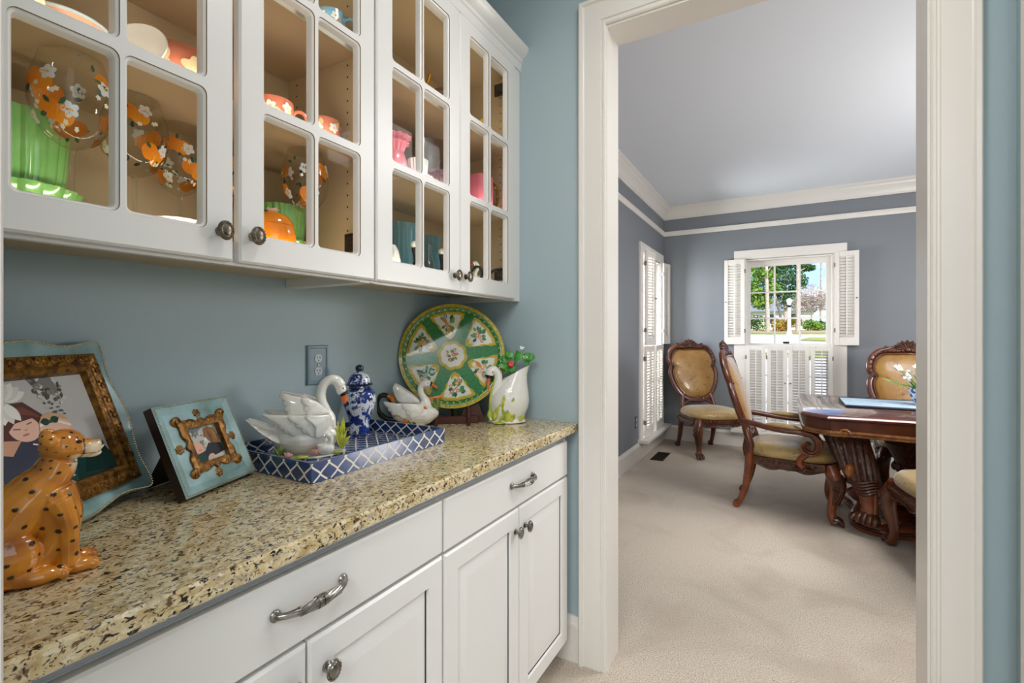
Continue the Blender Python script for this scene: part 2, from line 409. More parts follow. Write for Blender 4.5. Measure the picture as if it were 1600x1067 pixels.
def art(name, shapes, mapf, m, parent, lift=.00025, step_=.00004, curved=True):
    vs, fs, cols = [], [], []
    for k, q in enumerate(shapes):
        h, poly = q[:2]; c = lin(h); off = lift + step_*(q[2] if len(q) > 2 else k); o = len(vs); n = len(poly)
        def put(u, v):
            p, nn = mapf(u, v); vs.append((p[0]+nn[0]*off, p[1]+nn[1]*off, p[2]+nn[2]*off))
        if not curved:
            for u, v in poly: put(u, v)
            fs.append(tuple(range(o, o+n))); cols.append(c); continue
        cu = sum(p[0] for p in poly)/n; cv = sum(p[1] for p in poly)/n; put(cu, cv)
        for u, v in poly: put(cu+(u-cu)*.55, cv+(v-cv)*.55)
        for u, v in poly: put(u, v)
        for i in range(n):
            j = (i+1) % n; fs.append((o, o+1+i, o+1+j)); fs.append((o+1+i, o+1+n+i, o+1+n+j, o+1+j)); cols += [c, c]
    me = bpy.data.meshes.new(name); me.from_pydata(vs, [], fs); me.materials.append(m)
    a = me.color_attributes.new('Col', 'FLOAT_COLOR', 'CORNER'); arr = []
    for p, c in zip(me.polygons, cols): arr += [*c, 1.0] * p.loop_total
    a.data.foreach_set('color', arr); me.polygons.foreach_set('use_smooth', [True]*len(me.polygons)); me.update()
    ob = bpy.data.objects.new(name, me); COL.objects.link(ob); ob.parent = parent; return ob

def rect_loops(b, y0, y1, z0, z1, rings, f, mis=None):
    """nested rectangles (inset, height) -> moulded panel; f(y,z,h) gives the point"""
    L = []
    for ins, h in rings: L.append([f(y0+ins, z0+ins, h), f(y1-ins, z0+ins, h), f(y1-ins, z1-ins, h), f(y0+ins, z1-ins, h)])
    for k in range(len(L)-1): b.loft([L[k], L[k+1]], caps=False, mi=(mis[k] if mis else 0))
    b.add(L[-1], [(0,1,2,3)], 0); b.add(L[0], [(3,2,1,0)], 0)

def seg_rrect(y0, y1, z0, z1, r, k=4):
    """rounded rectangle points starting at lower-left corner, k+1 per corner"""
    out = []
    for cy, cz, a0 in ((y0+r, z0+r, pi), (y1-r, z0+r, 1.5*pi), (y1-r, z1-r, 0), (y0+r, z1-r, .5*pi)):
        out += [(cy+r*cos(a0+pi/2*i/k), cz+r*sin(a0+pi/2*i/k)) for i in range(k+1)]
    return out
def seg_rect(y0, y1, z0, z1, k=4):
    out = []
    for cy, cz, corner in ((y0,z0,0),(y1,z0,1),(y1,z1,2),(y0,z1,3)):
        out += [(cy, cz)]*(k+1)
    return out
# ---------------------------------------------------------------- room shell
YE, YB, XR, CEIL = 1.731, 6.0, 4.3, 2.785
def wallbox(name, m, *boxes):
    b = B()
    for q in boxes: b.box(*q)
    return struct(b, name, m, smooth=False)
wallbox('floor', M_CARPET, (-.15, XR+.15, -3.6, YB+.15, -.1, 0))
wallbox('ceiling', M_CEIL, (-.15, XR+.15, 1.8, YB+.15, CEIL, CEIL+.1))
wallbox('ceiling_pantry', M_CEIL, (-1.5, XR+.15, -3.6, 1.8, CEIL, CEIL+.1))
wallbox('wall_left', M_PWALL, (-.15, 0, 0, 1.79, 0, CEIL))
W2 = (4.97, 5.79); W1 = (.90, 1.72); WZ = (.20, 2.10)
wallbox('wall_dining_left', M_DWALL, (-.15, 0, 1.79, W2[0], 0, CEIL), (-.15, 0, W2[1], YB+.15, 0, CEIL),
        (-.15, 0, W2[0], W2[1], 0, WZ[0]), (-.15, 0, W2[0], W2[1], WZ[1], CEIL))
wallbox('wall_back', M_DWALL, (0, W1[0], YB, YB+.15, 0, CEIL), (W1[1], XR, YB, YB+.15, 0, CEIL),
        (W1[0], W1[1], YB, YB+.15, 0, WZ[0]), (W1[0], W1[1], YB, YB+.15, WZ[1], CEIL))
wallbox('wall_dining_right', M_DWALL, (XR, XR+.15, 1.79, YB+.15, 0, CEIL))
OX0, OX1, OZ = .716, 1.634, 2.397
wallbox('wall_end', M_PWALL, (0, OX0-.012, YE, 1.79, 0, CEIL), (OX1+.012, 1.83, YE, 1.79, 0, CEIL), (OX0-.012, OX1+.012, YE, 1.79, OZ+.012, CEIL))
wallbox('wall_dining_front', M_DWALL, (0, OX0-.012, 1.79, 1.852, 0, CEIL), (OX1+.012, XR, 1.79, 1.852, 0, CEIL), (OX0-.012, OX1+.012, 1.79, 1.852, OZ+.012, CEIL))
wallbox('wall_right', M_PWALL, (1.813, 1.95, 1.15, YE, 0, CEIL))
wallbox('wall_kitchen_end', M_PWALL, (1.95, XR, YE, 1.79, 0, CEIL))
# the opening the camera looks in through, and the kitchen behind it
wallbox('wall_near', M_PWALL, (-.15, .70, 0, .12, 0, CEIL))
wallbox('wall_kitchen', M_PWALL, (-1.5, -1.4, -3.6, 0, 0, CEIL), (XR, XR+.1, -3.6, 1.79, 0, CEIL), (-1.5, XR+.1, -3.7, -3.6, 0, CEIL), (-1.4, -.15, 0, .12, 0, CEIL))
b = B(); b.box(.70, .714, -.005, .125, 0, CEIL); b.box(.61, .733, .12, .137, 0, CEIL, c=.002)
struct(b, 'door_2', M_TRIM)
b = B(); b.box(1.790, 1.813, 1.13, 1.634, 0, CEIL, c=.003); struct(b, 'trim_1', M_TRIM)

b = B(); b.box(1.7435, 1.7485, YE-.006, YE-.0002, 0, 2.51); struct(b, 'trim_9', M_BLACK, smooth=False)  # black strip standing for the shadow in the gap beside the casing
# cased opening to the dining room
d1 = B(); d1.box(OX0-.012, OX0, YE-.004, 1.862, 0, OZ); d1.box(OX1, OX1+.012, YE-.004, 1.862, 0, OZ); d1.box(OX0-.012, OX1+.012, YE-.004, 1.862, OZ, OZ+.012)
d1 = struct(d1, 'door_1', M_TRIM)
def casing_piece(w):
    """profile (u across from inner edge, h off the wall)"""
    return [(0, 0), (0, .012), (.004, .016), (.010, .016), (.013, .013), (.018, .013), (.020, .018), (w-.022, .018), (w-.018, .020), (w-.014, .026), (w-.004, .027), (w, .023), (w, 0)]
WC = .104; pr = casing_piece(WC)
for sgn, x in ((-1, OX0-.003), (1, OX1+.006)):
    for side, yb, dy in (('near', YE, -1), ('far', 1.852, 1)):
        b = B(); b.loft([[(x+sgn*u, yb+dy*h, 0) for u, h in pr], [(x+sgn*u, yb+dy*h, OZ+.008+(u if True else 0)) for u, h in pr]])
        b.build('side_casing', M_TRIM, d1, angle=25)
for yb, dy in ((YE, -1), (1.852, 1)):
    b = B(); b.loft([[(OX0-.003-u, yb+dy*h, OZ+.008+u) for u, h in pr], [(OX1+.006+u, yb+dy*h, OZ+.008+u) for u, h in pr]])
    b.build('head_casing', M_TRIM, d1, angle=25)

def run_profile(b, prof, p0, p1, n, z0, m0=0, m1=0):
    """sweep (out, up) along p0->p1 with inward normal n; mitre m0/m1 * out at the ends"""
    d = Vector((p1[0]-p0[0], p1[1]-p0[1], 0)).normalized()
    def end(p, mm): return [(p[0]+n[0]*o+d.x*mm*o, p[1]+n[1]*o+d.y*mm*o, z0+u) for o, u in prof]
    b.loft([end(p0, m0), end(p1, -m1)])
crown = [(0, -.135), (.012, -.135), (.014, -.122), (.020, -.118), (.026, -.100), (.040, -.072), (.058, -.052), (.062, -.046), (.066, -.046), (.072, -.030), (.086, -.020), (.092, -.014), (.096, -.014), (.098, 0), (0, 0)]
rail = [(0, 0), (.012, 0), (.016, .010), (.016, .040), (.022, .046), (.022, .052), (.018, .055), (0, .055)]
base = [(0, 0), (.016, 0), (.016, .130), (.020, .134), (.020, .146), (.012, .160), (.008, .173), (0, .173)]
sides = [('left', (0, 1.852), (0, YB), (1, 0)), ('back', (0, YB), (XR, YB), (0, -1)), ('right', (XR, 1.852), (XR, YB), (-1, 0))]
for i, (nm, p0, p1, n) in enumerate(sides):
    mit = (0, 1) if nm != 'back' else (1, 1)
    b = B(); run_profile(b, crown, p0, p1, n, CEIL, *mit); struct(b, 'trim_%d' % (2+i), M_TRIM, angle=25)
    b = B(); run_profile(b, rail, p0, p1, n, 2.452, *mit); struct(b, 'trim_%d' % (5+i), M_TRIM, angle=25)
    b = B(); run_profile(b, base, p0, p1, n, 0, *mit); struct(b, 'baseboard_%s' % nm, M_TRIM, angle=25)
b = B(); run_profile(b, base, (0, YE), (.609, YE), (0, -1), 0); struct(b, 'baseboard_end', M_TRIM, angle=25)
b = B(); run_profile(b, base, (OX1+.115, YE), (1.813, YE), (0, -1), 0); struct(b, 'baseboard_end.001', M_TRIM, angle=25)

# ---------------------------------------------------------------- windows and louvred shutters
def win(name, f, u0, u1, sillw):
    """f(u, w, z): along the wall, into the room, up"""
    def bx(b, ua, ub, wa, wb, za, zb):
        p = f(ua, wa, za); q = f(ub, wb, zb)
        b.box(min(p[0],q[0]), max(p[0],q[0]), min(p[1],q[1]), max(p[1],q[1]), za, zb)
    z0, z1 = WZ; cw = .118
    r = B()
    bx(r, u0-cw, u0+.004, 0, .020, z0, z1+.007); bx(r, u1-.004, u1+cw, 0, .020, z0, z1+.007); bx(r, u0-cw, u1+cw, 0, .022, z1+.007, z1+.106)
    for ua, ub in ((u0, u0+.012), (u1-.012, u1)): bx(r, ua, ub, -.145, .004, z0, z1)
    bx(r, u0, u1, -.145, .004, z1-.012, z1)
    o = struct(r, name, M_TRIM, smooth=False, bevel=.002)
    s = B(); bx(s, u0-cw-.03, u1+cw+sillw, -.15, .105, z0-.032, z0); s.build('sill', M_TRIM, o, smooth=False, bevel=.004)
    s = B(); bx(s, u0-cw, u1+cw, 0, .018, z0-.07, z0-.032); s.build('sill_apron', M_TRIM, o, smooth=False)
    ga, gb = u0+.044, u1-.057
    for k, (za, zb, w) in enumerate(((1.13, z1-.012, -.095), (z0, 1.165, -.065))):
        s = B(); bx(s, u0+.012, ga, w-.02, w+.02, za, zb); bx(s, gb, u1-.012, w-.02, w+.02, za, zb)
        bx(s, ga, gb, w-.02, w+.02, zb-.06, zb); bx(s, ga, gb, w-.02, w+.02, za, za+.02)
        s.build('sash', M_TRIM, o, smooth=False)
        cu = [ga+(gb-ga)*i/3 for i in range(4)]; cz = [za+.02+(zb-.06-za-.02)*i/3 for i in range(4)]
        for i in (1, 2):
            s = B(); bx(s, cu[i]-.009, cu[i]+.009, w-.012, w+.014, cz[0], cz[3]); s.build('muntin', M_TRIM, o, smooth=False)
            s = B(); bx(s, ga, gb, w-.011, w+.013, cz[i]-.008, cz[i]+.008); s.build('muntin', M_TRIM, o, smooth=False)
        for i in range(3):
            for j in range(3):
                s = B(); p, q, rr, tt = f(cu[i], w, cz[j]), f(cu[i+1], w, cz[j]), f(cu[i+1], w, cz[j+1]), f(cu[i], w, cz[j+1])
                s.add([p, q, rr, tt], [(0,1,2,3)]); s.build('pane', M_WGLASS, o, smooth=False)
    s = B(); p = f((u0+u1)/2-.015, -.04, 1.175); s.box(p[0]-.03, p[0]+.03, p[1]-.012, p[1]+.012, 1.165, 1.185, c=.004); s.build('sash_lock', M_BLACK, o)
    return o
f1 = lambda u, w, z: (u, YB-w, z)
f2 = lambda u, w, z: (w, u, z)
win('window_1', f1, W1[0], W1[1], .03); win('window_2', f2, W2[0], W2[1], .03)

slat_mesh = {}
M_HINGE = mat('hinge_nickel', '#8b867d', .4, metal=.7)
def shutter(label, hx, hy, rz, width, z0, z1, tilt, group, knob=None, flip=1):
    """hinged at local x=0, panel runs along +x, room side is local -y*flip"""
    t = thing('window_shutter', label, 'shutter', (hx, hy, z0), rz, group)
    H = z1-z0; st = .040; tr, br = .05, .082; th = .012
    b = B(); b.box(0, st, -th, th, 0, H, c=.002); b.box(width-st, width, -th, th, 0, H, c=.002)
    b.box(st, width-st, -th*.9, th*.9, 0, br); b.box(st, width-st, -th*.9, th*.9, H-tr, H); b.build('frame', M_TRIM, t, smooth=False)
    n = int(round((H-tr-br)/.0305)); pitch = (H-tr-br)/n; key = (round(width, 3), tilt, flip)
    if key not in slat_mesh:
        s = B(); a = R(tilt)*flip; w2 = .017
        prof = [(-w2, 0), (-w2*.5, .0032), (w2*.5, .0032), (w2, 0), (w2*.5, -.0032), (-w2*.5, -.0032)]
        ring = lambda x: [(x, -(p*cos(a)-q*sin(a)), p*sin(a)+q*cos(a)) for p, q in prof]
        s.loft([ring(st-.002), ring(width-st+.002)]); o = s.build('slat', M_TRIM, t); slat_mesh[key] = o.data; first = o
    else:
        first = bpy.data.objects.new('slat', slat_mesh[key]); COL.objects.link(first); first.parent = t
    for i in range(n):
        o = first if i == 0 else first.copy()
        if i: COL.objects.link(o); o.parent = t
        o.location = (0, 0, br+pitch*(i+.5))
    b = B(); b.box(width/2-.005, width/2+.005, -flip*.024-.004, -flip*.024+.004, br+.02, H-tr-.004); b.build('tilt_rod', M_TRIM, t, smooth=False)
    for z in (.16*H, .86*H):
        b = B(); b.box(-.007, .007, -th-.002, th+.002, z-.022, z+.022, c=.002); b.build('hinge', M_HINGE, t)
    if knob:
        b = B(); b.tube([(width-.02, -flip*th, H*knob), (width-.02, -flip*(th+.018), H*knob)], [.004, .007], 8); b.build('knob', M_BLACK, t)
    return t
G1, G2 = 'louvred shutters of the back window', 'louvred shutters of the side window'
ZM = 1.148
yw = YB-.035
q = (W1[1]-W1[0])/4
names = ['leftmost', 'second from left', 'third from left', 'rightmost']
for k in range(4):
    lab = 'white lower louvred shutter under the back window panes, %s of the four' % names[k]
    if k < 2: shutter(lab, W1[0]+q*k+.005, yw, 0, q-.010, .203, ZM-.004, 62, G1, .57 if k == 1 else None)
    else: shutter(lab, W1[0]+q*(k+1)-.005, yw, pi, q-.010, .203, ZM-.004, 60 if k == 2 else 30, G1, .57 if k == 2 else None, flip=-1)
shutter('white upper louvred shutter folded open left of the back window panes', W1[0]-.006, YB-.033, pi-.03, .212, ZM+.004, 2.108, 60, G1, .5, flip=-1)
shutter('white upper louvred shutter folded open right of the back window panes', W1[1]+.010, YB-.036, -.06, .206, ZM+.004, 2.115, 60, G1, .5)
q2 = (W2[1]-W2[0])/4
for k in range(4):
    lab = 'white lower louvred shutter of the side window by the corner chair, %s' % ['nearest the doorway', 'second from the doorway', 'third from the doorway', 'nearest the room corner'][k]
    zig = (.05, -.05, .05, -.05)[k]
    if k < 2: shutter(lab, .034, W2[0]+q2*k+.003, pi/2-zig, q2-.006, .203, ZM-.004, 52, G2, None, flip=1)
    else: shutter(lab, .034, W2[0]+q2*(k+1)-.003, -pi/2+zig, q2-.006, .203, ZM-.004, 30, G2, None, flip=-1)
shutter('white upper louvred shutter of the side window, half closed, nearest the doorway', .040, W2[0]-.005, pi/2-.22, .215, ZM+.004, 2.13, 60, G2, .5, flip=1)
shutter('white upper louvred shutter of the side window swung open by the room corner', .036, W2[1]+.006, pi/2-.20, .185, ZM+.004, 2.105, 60, G2, None, flip=1)

# floor vent, dining outlet, rod end
v = thing('floor_vent', 'brown metal floor vent in the carpet below the side window', 'vent', (.166, 5.08, 0), 0)
b = B(); b.box(-.065, .065, -.185, .185, .001, .006, c=.002); b.box(-.052, .052, -.172, .172, .0061, .0063, mi=1); b.build('grille_plate', [M_IRON, M_BLACK], v, smooth=False)
for i in range(10):
    b = B(); b.box(-.052, .052, -.005, .005, .006, .010); b.build('slat', M_IRON, v, smooth=False, loc=(0, -.152+.0338*i, 0))
v = thing('wall_outlet', 'dark wall outlet beside the side window of the dining room', 'outlet', (0, 4.745, .39))
b = B(); b.box(0, .006, -.036, .036, -.058, .058, c=.003); b.build('cover_plate', mat('dark_plate', '#3b4149', .4), v)
for z in (-.024, .024):
    b = B(); b.box(.006, .0085, -.015, .015, z-.016, z+.016, c=.001); b.build('receptacle', mat('grey_plastic', '#a9adb3', .4), v)
v = thing('curtain_rod_end', 'small black rod end on the dining wall by the right door casing', 'curtain rod', (2.585, 5.93, 2.262))
b = B(); b.tube([(0, 0, 0), (.5, 0, 0)], .009); b.build('rod', M_BLACK, v)
b = B(); b.ell((-.012, 0, 0), (.02, .016, .016)); b.build('finial', M_BLACK, v)
b = B(); b.tube([(.05, 0, 0), (.05, .07, 0)], .007); b.build('bracket', M_BLACK, v)

# ---------------------------------------------------------------- outside the windows
M_LAWN = mat('lawn_grass', '#7f9340', .9, vary=(1.2, '#a5a356'), bump=(40, .4, .03))
M_ROADM = mat('road_surface', '#d2ccc2', .8, vary=(2, '#a8a49c'))
M_STRAW = mat('straw_ground', '#b79a78', .9, vary=(1.5, '#9c8a60'))
M_BARK = mat('bark', '#cbbfae', .85, vary=(6, '#a39380'), bump=(20, .5, .02))
def gz(y): return -.4 if y < 7 else (-.45+.05*(y-6) if y < 48 else 1.65+.012*(y-48))
def strip(name, m, y0, y1, lift, x0=-70, x1=70, w=None, n=10):
    b = B(); vs = []; fs = []
    for i in range(n+1):
        y = y0+(y1-y0)*i/n; vs += [(x0, y, gz(y)+lift), (x1, y, gz(y)+lift)]
    fs = [(2*i, 2*i+1, 2*i+3, 2*i+2) for i in range(n)]; b.add(vs, fs); return struct(b, name, m, smooth=False)
strip('lawn', M_LAWN, -60, 140, 0, n=100)
strip('glare_slab', M_ROADM, 6.2, 22, .03, -6, 8)  # added pale slab imitating overexposed ground between the shutter slats
strip('road', M_ROADM, 29.0, 41.0, .03)
for pts in ([(-4,29.5),(-1.4,29.5),(-1.0,31),(-1.3,33.2),(-4,35)], [(1.9,33.5),(6,31.5),(9,35),(6,38),(2.6,36.5)]):
    b = B(); b.add([(x, y, gz(y)+.06) for x, y in pts], [tuple(range(5))]); struct(b, 'lawn_patch', M_LAWN, smooth=False)
strip('ground_beyond_road', M_STRAW, 44, 60, .02)
b = B(); dr = [(-4.5, 33.8), (-1.2, 33.8), (-.2, 29), (2.0, 24), (-1.5, 24), (-3.6, 29)]
b.add([(x, y, gz(y)+.05) for x, y in dr], [tuple(range(6))]); struct(b, 'driveway', M_ROADM, smooth=False)
leafm = [mat('leaf_pine', '#5d8a33', .6, vary=(.8, '#8aa83c')), mat('leaf_dark', '#33602c', .6, vary=(.8, '#4f7c34')), mat('leaf_yellow', '#a9a23a', .6, vary=(1, '#c08a3c')), mat('twig_grey', '#b9a99c', .8, vary=(1, '#cfc3b8'))]
def foliage(rng, blobs, n, size):
    b = B(); vs, fs = [], []
    for (cx, cy, cz, rx, ry, rz) in blobs:
        for i in range(n):
            d = Vector((rng.gauss(0,1), rng.gauss(0,1), rng.gauss(0,1))).normalized() * rng.random()**.4
            p = Vector((cx+d.x*rx, cy+d.y*ry, cz+d.z*rz)); u = Vector((rng.gauss(0,1), rng.gauss(0,1), rng.gauss(0,1))).normalized()
            w = u.cross(Vector((rng.gauss(0,1), rng.gauss(0,1), rng.gauss(0,1)))).normalized(); s = size*(.6+rng.random()*.8); o = len(vs)
            vs += [tuple(p-u*s), tuple(p+w*s*.55), tuple(p+u*s), tuple(p-w*s*.55)]; fs.append((o, o+1, o+2, o+3))
    return b.add(vs, fs)
def tree(name, label, x, y, h, tr, blobs, lm, n=260, size=.35, branches=(), lean=0, kind='tree'):
    rng = random.Random(int(x*10+y)); t = thing(name, label, kind, (x, y, gz(y)), 0, 'trees and shrubs across the road')
    if tr:
        b = B(); b.tube([(0, 0, -.2), (lean*.3, 0, h*.3), (lean*.7, 0, h*.65), (lean, 0, h)], [tr*1.15, tr, tr*.75, tr*.35], 9)
        for (z0, dx, dy, z1) in branches: b.tube([(lean*z0/h, 0, z0), (lean*z0/h+dx*.5, dy*.5, z0+(z1-z0)*.35), (lean*z0/h+dx, dy, z1)], [tr*.4, tr*.25, tr*.1], 6)
        b.build('trunk', M_BARK, t)
    if blobs:
        o = foliage(rng, blobs, n, size).build('crown', leafm[lm], t, smooth=False)
    return t
tree('pine_tree', 'tall pale-trunked pine beyond the road, behind the left window column', -.05, 47, 11, .16,
     [(-.95,.4,5.2,1.0,.9,.9), (-.1,.5,4.9,.8,.8,.55), (-1.2,.4,3.6,.9,.9,.9), (-.5,.6,2.7,.9,.8,.8), (.35,.5,3.7,.55,.6,.6), (-1.5,.5,6.6,.7,.8,.5), (.2,.6,6.4,.6,.6,.4)], 0, 620, .13, [(4.6, -.9, .2, 5.2), (5.2, .5, .2, 5.8), (6.0, -.8, 0, 6.6)], lean=-.25)
tree('leaning_tree', 'leaning bare-trunked tree beyond the road, in the middle window column', 1.12, 51, 6, .11, [(-.9,.3,5.6,.7,.6,.7), (.0,.3,6.4,.8,.6,.6)], 1, 500, .13, [(2.4, .5, 0, 3.6), (3.0, -.4, 0, 4.4)], lean=-1.2)
tree('pine_tree', 'straight tall pale trunk beyond the road, right of the window centre', 2.15, 46, 12, .15, [(-.75,.5,6.9,.9,.7,.6), (.85,.5,6.4,.8,.7,.55), (1.5,.5,7.2,.9,.7,.5), (.2,.5,8.0,1.2,.8,.7), (.7,.5,5.3,.6,.5,.3)], 1, 560, .12, [(5.0, .8, .3, 5.5), (5.8, -.8, .3, 6.6), (6.0, 1.4, .3, 6.9)], lean=.05)
tree('thin_tree', 'thin grey trunk far beyond the road, in the right window column', 4.25, 56, 12, .09, [(-.5,0,9.0,.8,.8,.6)], 1, 200, .12, [(6.2, .5, 0, 7)], lean=.1)
tree('dense_tree', 'dense dark green tree behind the leaning trunk', 1.25, 58, 7, .18, [(0,0,6.4,1.3,1,1.5), (1.0,0,5.0,1.1,1,1.3), (-.9,0,4.8,1.0,1,1.4), (-1.7,0,6.2,.9,1,1.2), (.1,0,3.4,1.3,1,1.2), (1.3,0,7.4,.8,.9,.8), (-2.6,0,4.2,1.0,1,1.6)], 1, 760, .14)
tree('bare_tree', 'bare twiggy pale tree beyond the road, in the right window column', 3.45, 54, 3.2, .08, [(0,0,3.2,1.3,1,1.3), (-.8,0,2.6,.9,.8,1.0), (.9,0,2.8,1.0,.8,1.0)], 3, 1500, .07, [(1.2, -.7, 0, 3.2), (1.4, .7, 0, 3.4), (1.8, .2, 0, 4)])
for i, (lab, x, y, blobs, lm) in enumerate([
    ('green rounded shrub at the foot of the left pine', -.9, 50, [(0,0,.7,.9,.7,.8), (-.8,0,.9,.7,.6,.8)], 0),
    ('yellow-green shrub left of the lamp post', .72, 47.5, [(0,0,.55,.55,.5,.6), (.35,0,.4,.4,.4,.45)], 2),
    ('orange-tinged shrub right of the lamp post', 2.0, 55, [(0,0,.9,.7,.6,.6)], 2),
    ('low olive shrub near the right window edge', 3.1, 50, [(0,0,.55,.7,.6,.5), (.6,0,.4,.5,.6,.4)], 0),
    ('dark low shrub at the right window edge', 4.1, 52, [(0,0,.45,.6,.6,.45)], 1)]):
    tree('shrub', lab, x, y, 1, 0, blobs, lm, 560, .09, kind='shrub')
lp = thing('lamp_post', 'white lamp post with a lantern standing by the road outside', 'lamp post', (1.49, 38.8, gz(38.8)+.03))
b = B(); b.lathe([(.20,0), (.20,.12), (.16,.2), (.12,.5), (.10,2.0)], 14); b.build('post', M_TRIM, lp)
b = B(); b.lathe([(.08,2.0), (.15,2.08), (.17,2.14), (.06,2.16)], 10); b.build('collar', M_BLACK, lp)
b = B(); b.lathe([(.10,2.16), (.19,2.5), (.20,2.52), (.02,2.66)], 8); b.build('lantern', mat('lantern_glass', '#e8eef2', .3), lp)
hs = thing('house', 'white house with a grey roof far beyond the trees', 'house', (-.6, 76, gz(76)))
b = B(); b.box(-5, 5, -3, 3, 0, 2.6); b.build('wall', mat('siding', '#dcd8d2', .7), hs, smooth=False)
b = B(); b.loft([[(-5.4,-3.5,2.5), (-5.4,3.5,2.5), (-5.4,0,4.6)], [(5.4,-3.5,2.5), (5.4,3.5,2.5), (5.4,0,4.6)]]); b.build('roof', mat('shingle', '#7d8088', .8), hs, smooth=False)
for x in (-3, 0, 3):
    b = B(); b.box(x-.5, x+.5, -3.05, -2.98, .9, 2.1); b.build('window', mat('dark_window', '#38424c', .2), hs, smooth=False)
# ---------------------------------------------------------------- upper cabinets
DX = .348; UZ0, UZ1 = 1.392, 2.345
def knob_b(b, p):
    """oval knob with a rope rim, standing off +x"""
    x, y, z = p
    b.tube([(x, y, z), (x+.003, y, z), (x+.006, y, z), (x+.016, y, z)], [.0095, .0095, .0055, .0055], 12)
    b.ell((x+.020, y, z), (.0052, .0130, .0160), 20, 8)
    P = [(x+.0195, y+.0132*cos(2*pi*i/28), z+.0162*sin(2*pi*i/28)) for i in range(28)]; b.tube(P, .0026, 6, closed=True)
    for i in range(18):      # rope twist on the rim
        a = 2*pi*i/18; b.ell((x+.0205, y+.0134*cos(a), z+.0164*sin(a)), (.0029, .0018, .0032), 6, 4, Euler((a+.7, 0, 0)))
    b.tube([(x+.0235, y+.0100*cos(2*pi*i/24), z+.0125*sin(2*pi*i/24)) for i in range(24)], .0011, 5, closed=True)
def glass_door(cab, y0, y1, z0, z1, ys, zs, knob, hinge_y):
    """ys, zs: pane openings [(a,b)...]; routed rounded lights in one slab"""
    b = B(); fr = lambda y, z, h: (DX+h, y, z)
    e = .004
    rect_edges = [(0, -.020), (0, -e), (e, 0)]
    L = [[fr(y0+i, z0+i, h), fr(y1-i, z0+i, h), fr(y1-i, z1-i, h), fr(y0+i, z1-i, h)] for i, h in rect_edges]
    for k in range(2): b.loft([L[k], L[k+1]], caps=False)
    yb = [y0+e] + [(ys[i][1]+ys[i+1][0])/2 for i in range(len(ys)-1)] + [y1-e]
    zb = [z0+e] + [(zs[i][1]+zs[i+1][0])/2 for i in range(len(zs)-1)] + [z1-e]
    panes = []
    for i, (pa, pb) in enumerate(ys):
        for j, (qa, qb) in enumerate(zs):
            O = [fr(y, z, 0) for y, z in seg_rect(yb[i], yb[i+1], zb[j], zb[j+1])]
            def rr(ins, h, r): return [fr(y, z, h) for y, z in seg_rrect(pa+ins, pb-ins, qa+ins, qb-ins, r)]
            rings = [O, rr(0, 0, .013), rr(.0006, -.0025, .0125), rr(.002, -.0025, .012), rr(.005, -.0045, .010), rr(.0075, -.010, .008), rr(.008, -.020, .0075)]
            for k in range(len(rings)-1): b.loft([rings[k], rings[k+1]], caps=False, mi=1 if k == 1 else 0)
            Bk = [fr(y, z, -.020) for y, z in seg_rect(yb[i], yb[i+1], zb[j], zb[j+1])]
            b.loft([rings[-1], Bk], caps=False); panes.append((pa, pb, qa, qb))
    d = b.build('door', [M_CAB, M_LINE], cab, angle=30)
    for pa, pb, qa, qb in panes:
        g = B(); g.add([fr(pa, qa, -.0205), fr(pb, qa, -.0205), fr(pb, qb, -.0205), fr(pa, qb, -.0205)], [(0,1,2,3)]); g.build('glass_pane', M_GLASS, d, smooth=False)
    k = B(); knob_b(k, (DX, *knob)); k.build('knob', M_BRONZE, d)
    for z in (z0+.10, z1-.10):
        s = 1 if hinge_y > (y0+y1)/2 else -1
        h = B(); h.box(DX-.028, DX-.0215, hinge_y-s*.035-.014, hinge_y-s*.035+.014, z-.030, z+.030, c=.002)
        h.box(DX-.078, DX-.030, hinge_y-s*.030-.005, hinge_y-s*.030+.005, z-.024, z+.024, c=.002); h.box(DX-.06, DX-.026, hinge_y-s*.036-.010, hinge_y-s*.036+.010, z-.010, z+.010, c=.002); h.build('hinge', M_IRON, d)
    return d
def upper(label, y0, y1, shelves, doors, endfill):
    c = thing('upper_cabinet', label, 'cabinet', (0, 0, 0), 0, 'glass-door wall cabinets')
    b = B(); t = .018; zb = 1.418
    b.box(.002, .31, y0, y0+t, zb, UZ1); b.box(.002, .31, y1-t, y1, zb, UZ1); b.box(.002, .31, y0+t, y1-t, zb, zb+.016); b.box(.002, .31, y0+t, y1-t, UZ1-.03, UZ1); b.box(.002, .012, y0+t, y1-t, zb+.016, UZ1-.03)
    b.build('carcass', M_CABIN, c, smooth=False)
    for ya in (y0, y1-.02):
        b = B(); b.box(.002, .308, ya, ya+.02, UZ0, zb); b.build('bottom_rail', M_CAB, c, smooth=False)
    f = B(); f.box(.309, .327, y0, y0+.036, UZ0, UZ1); f.box(.309, .327 if not endfill else .343, y1-.036-endfill, y1, UZ0-.002, UZ1); f.box(.309, .327, y0+.036, y1-.036-endfill, UZ0, zb+.022); f.box(.309, .327, y0+.036, y1-.036-endfill, UZ1-.06, UZ1)
    f.build('face_frame', M_CAB, c, smooth=False, bevel=.0015)
    for z in shelves:
        s = B(); s.box(.013, .298, y0+t+.001, y1-t-.001, z, z+.016); s.box(.298, .300, y0+t+.001, y1-t-.001, z, z+.016, mi=1); s.build('shelf', [M_SHELF, M_EDGE], c, smooth=False)
    h = B()
    for yy, s in ((y0+t, 1), (y1-t, -1)):
        for x in (.05, .262):
            for i in range(26):
                z = 1.47+.032*i; h.tube([(x, yy-s*.001, z), (x, yy+s*.0006, z)], .0028, 6)
    o = h.build('pin_holes', M_FRAMEBROWN, c); o['kind'] = 'stuff'
    for a in doors: glass_door(c, *a)
    return c
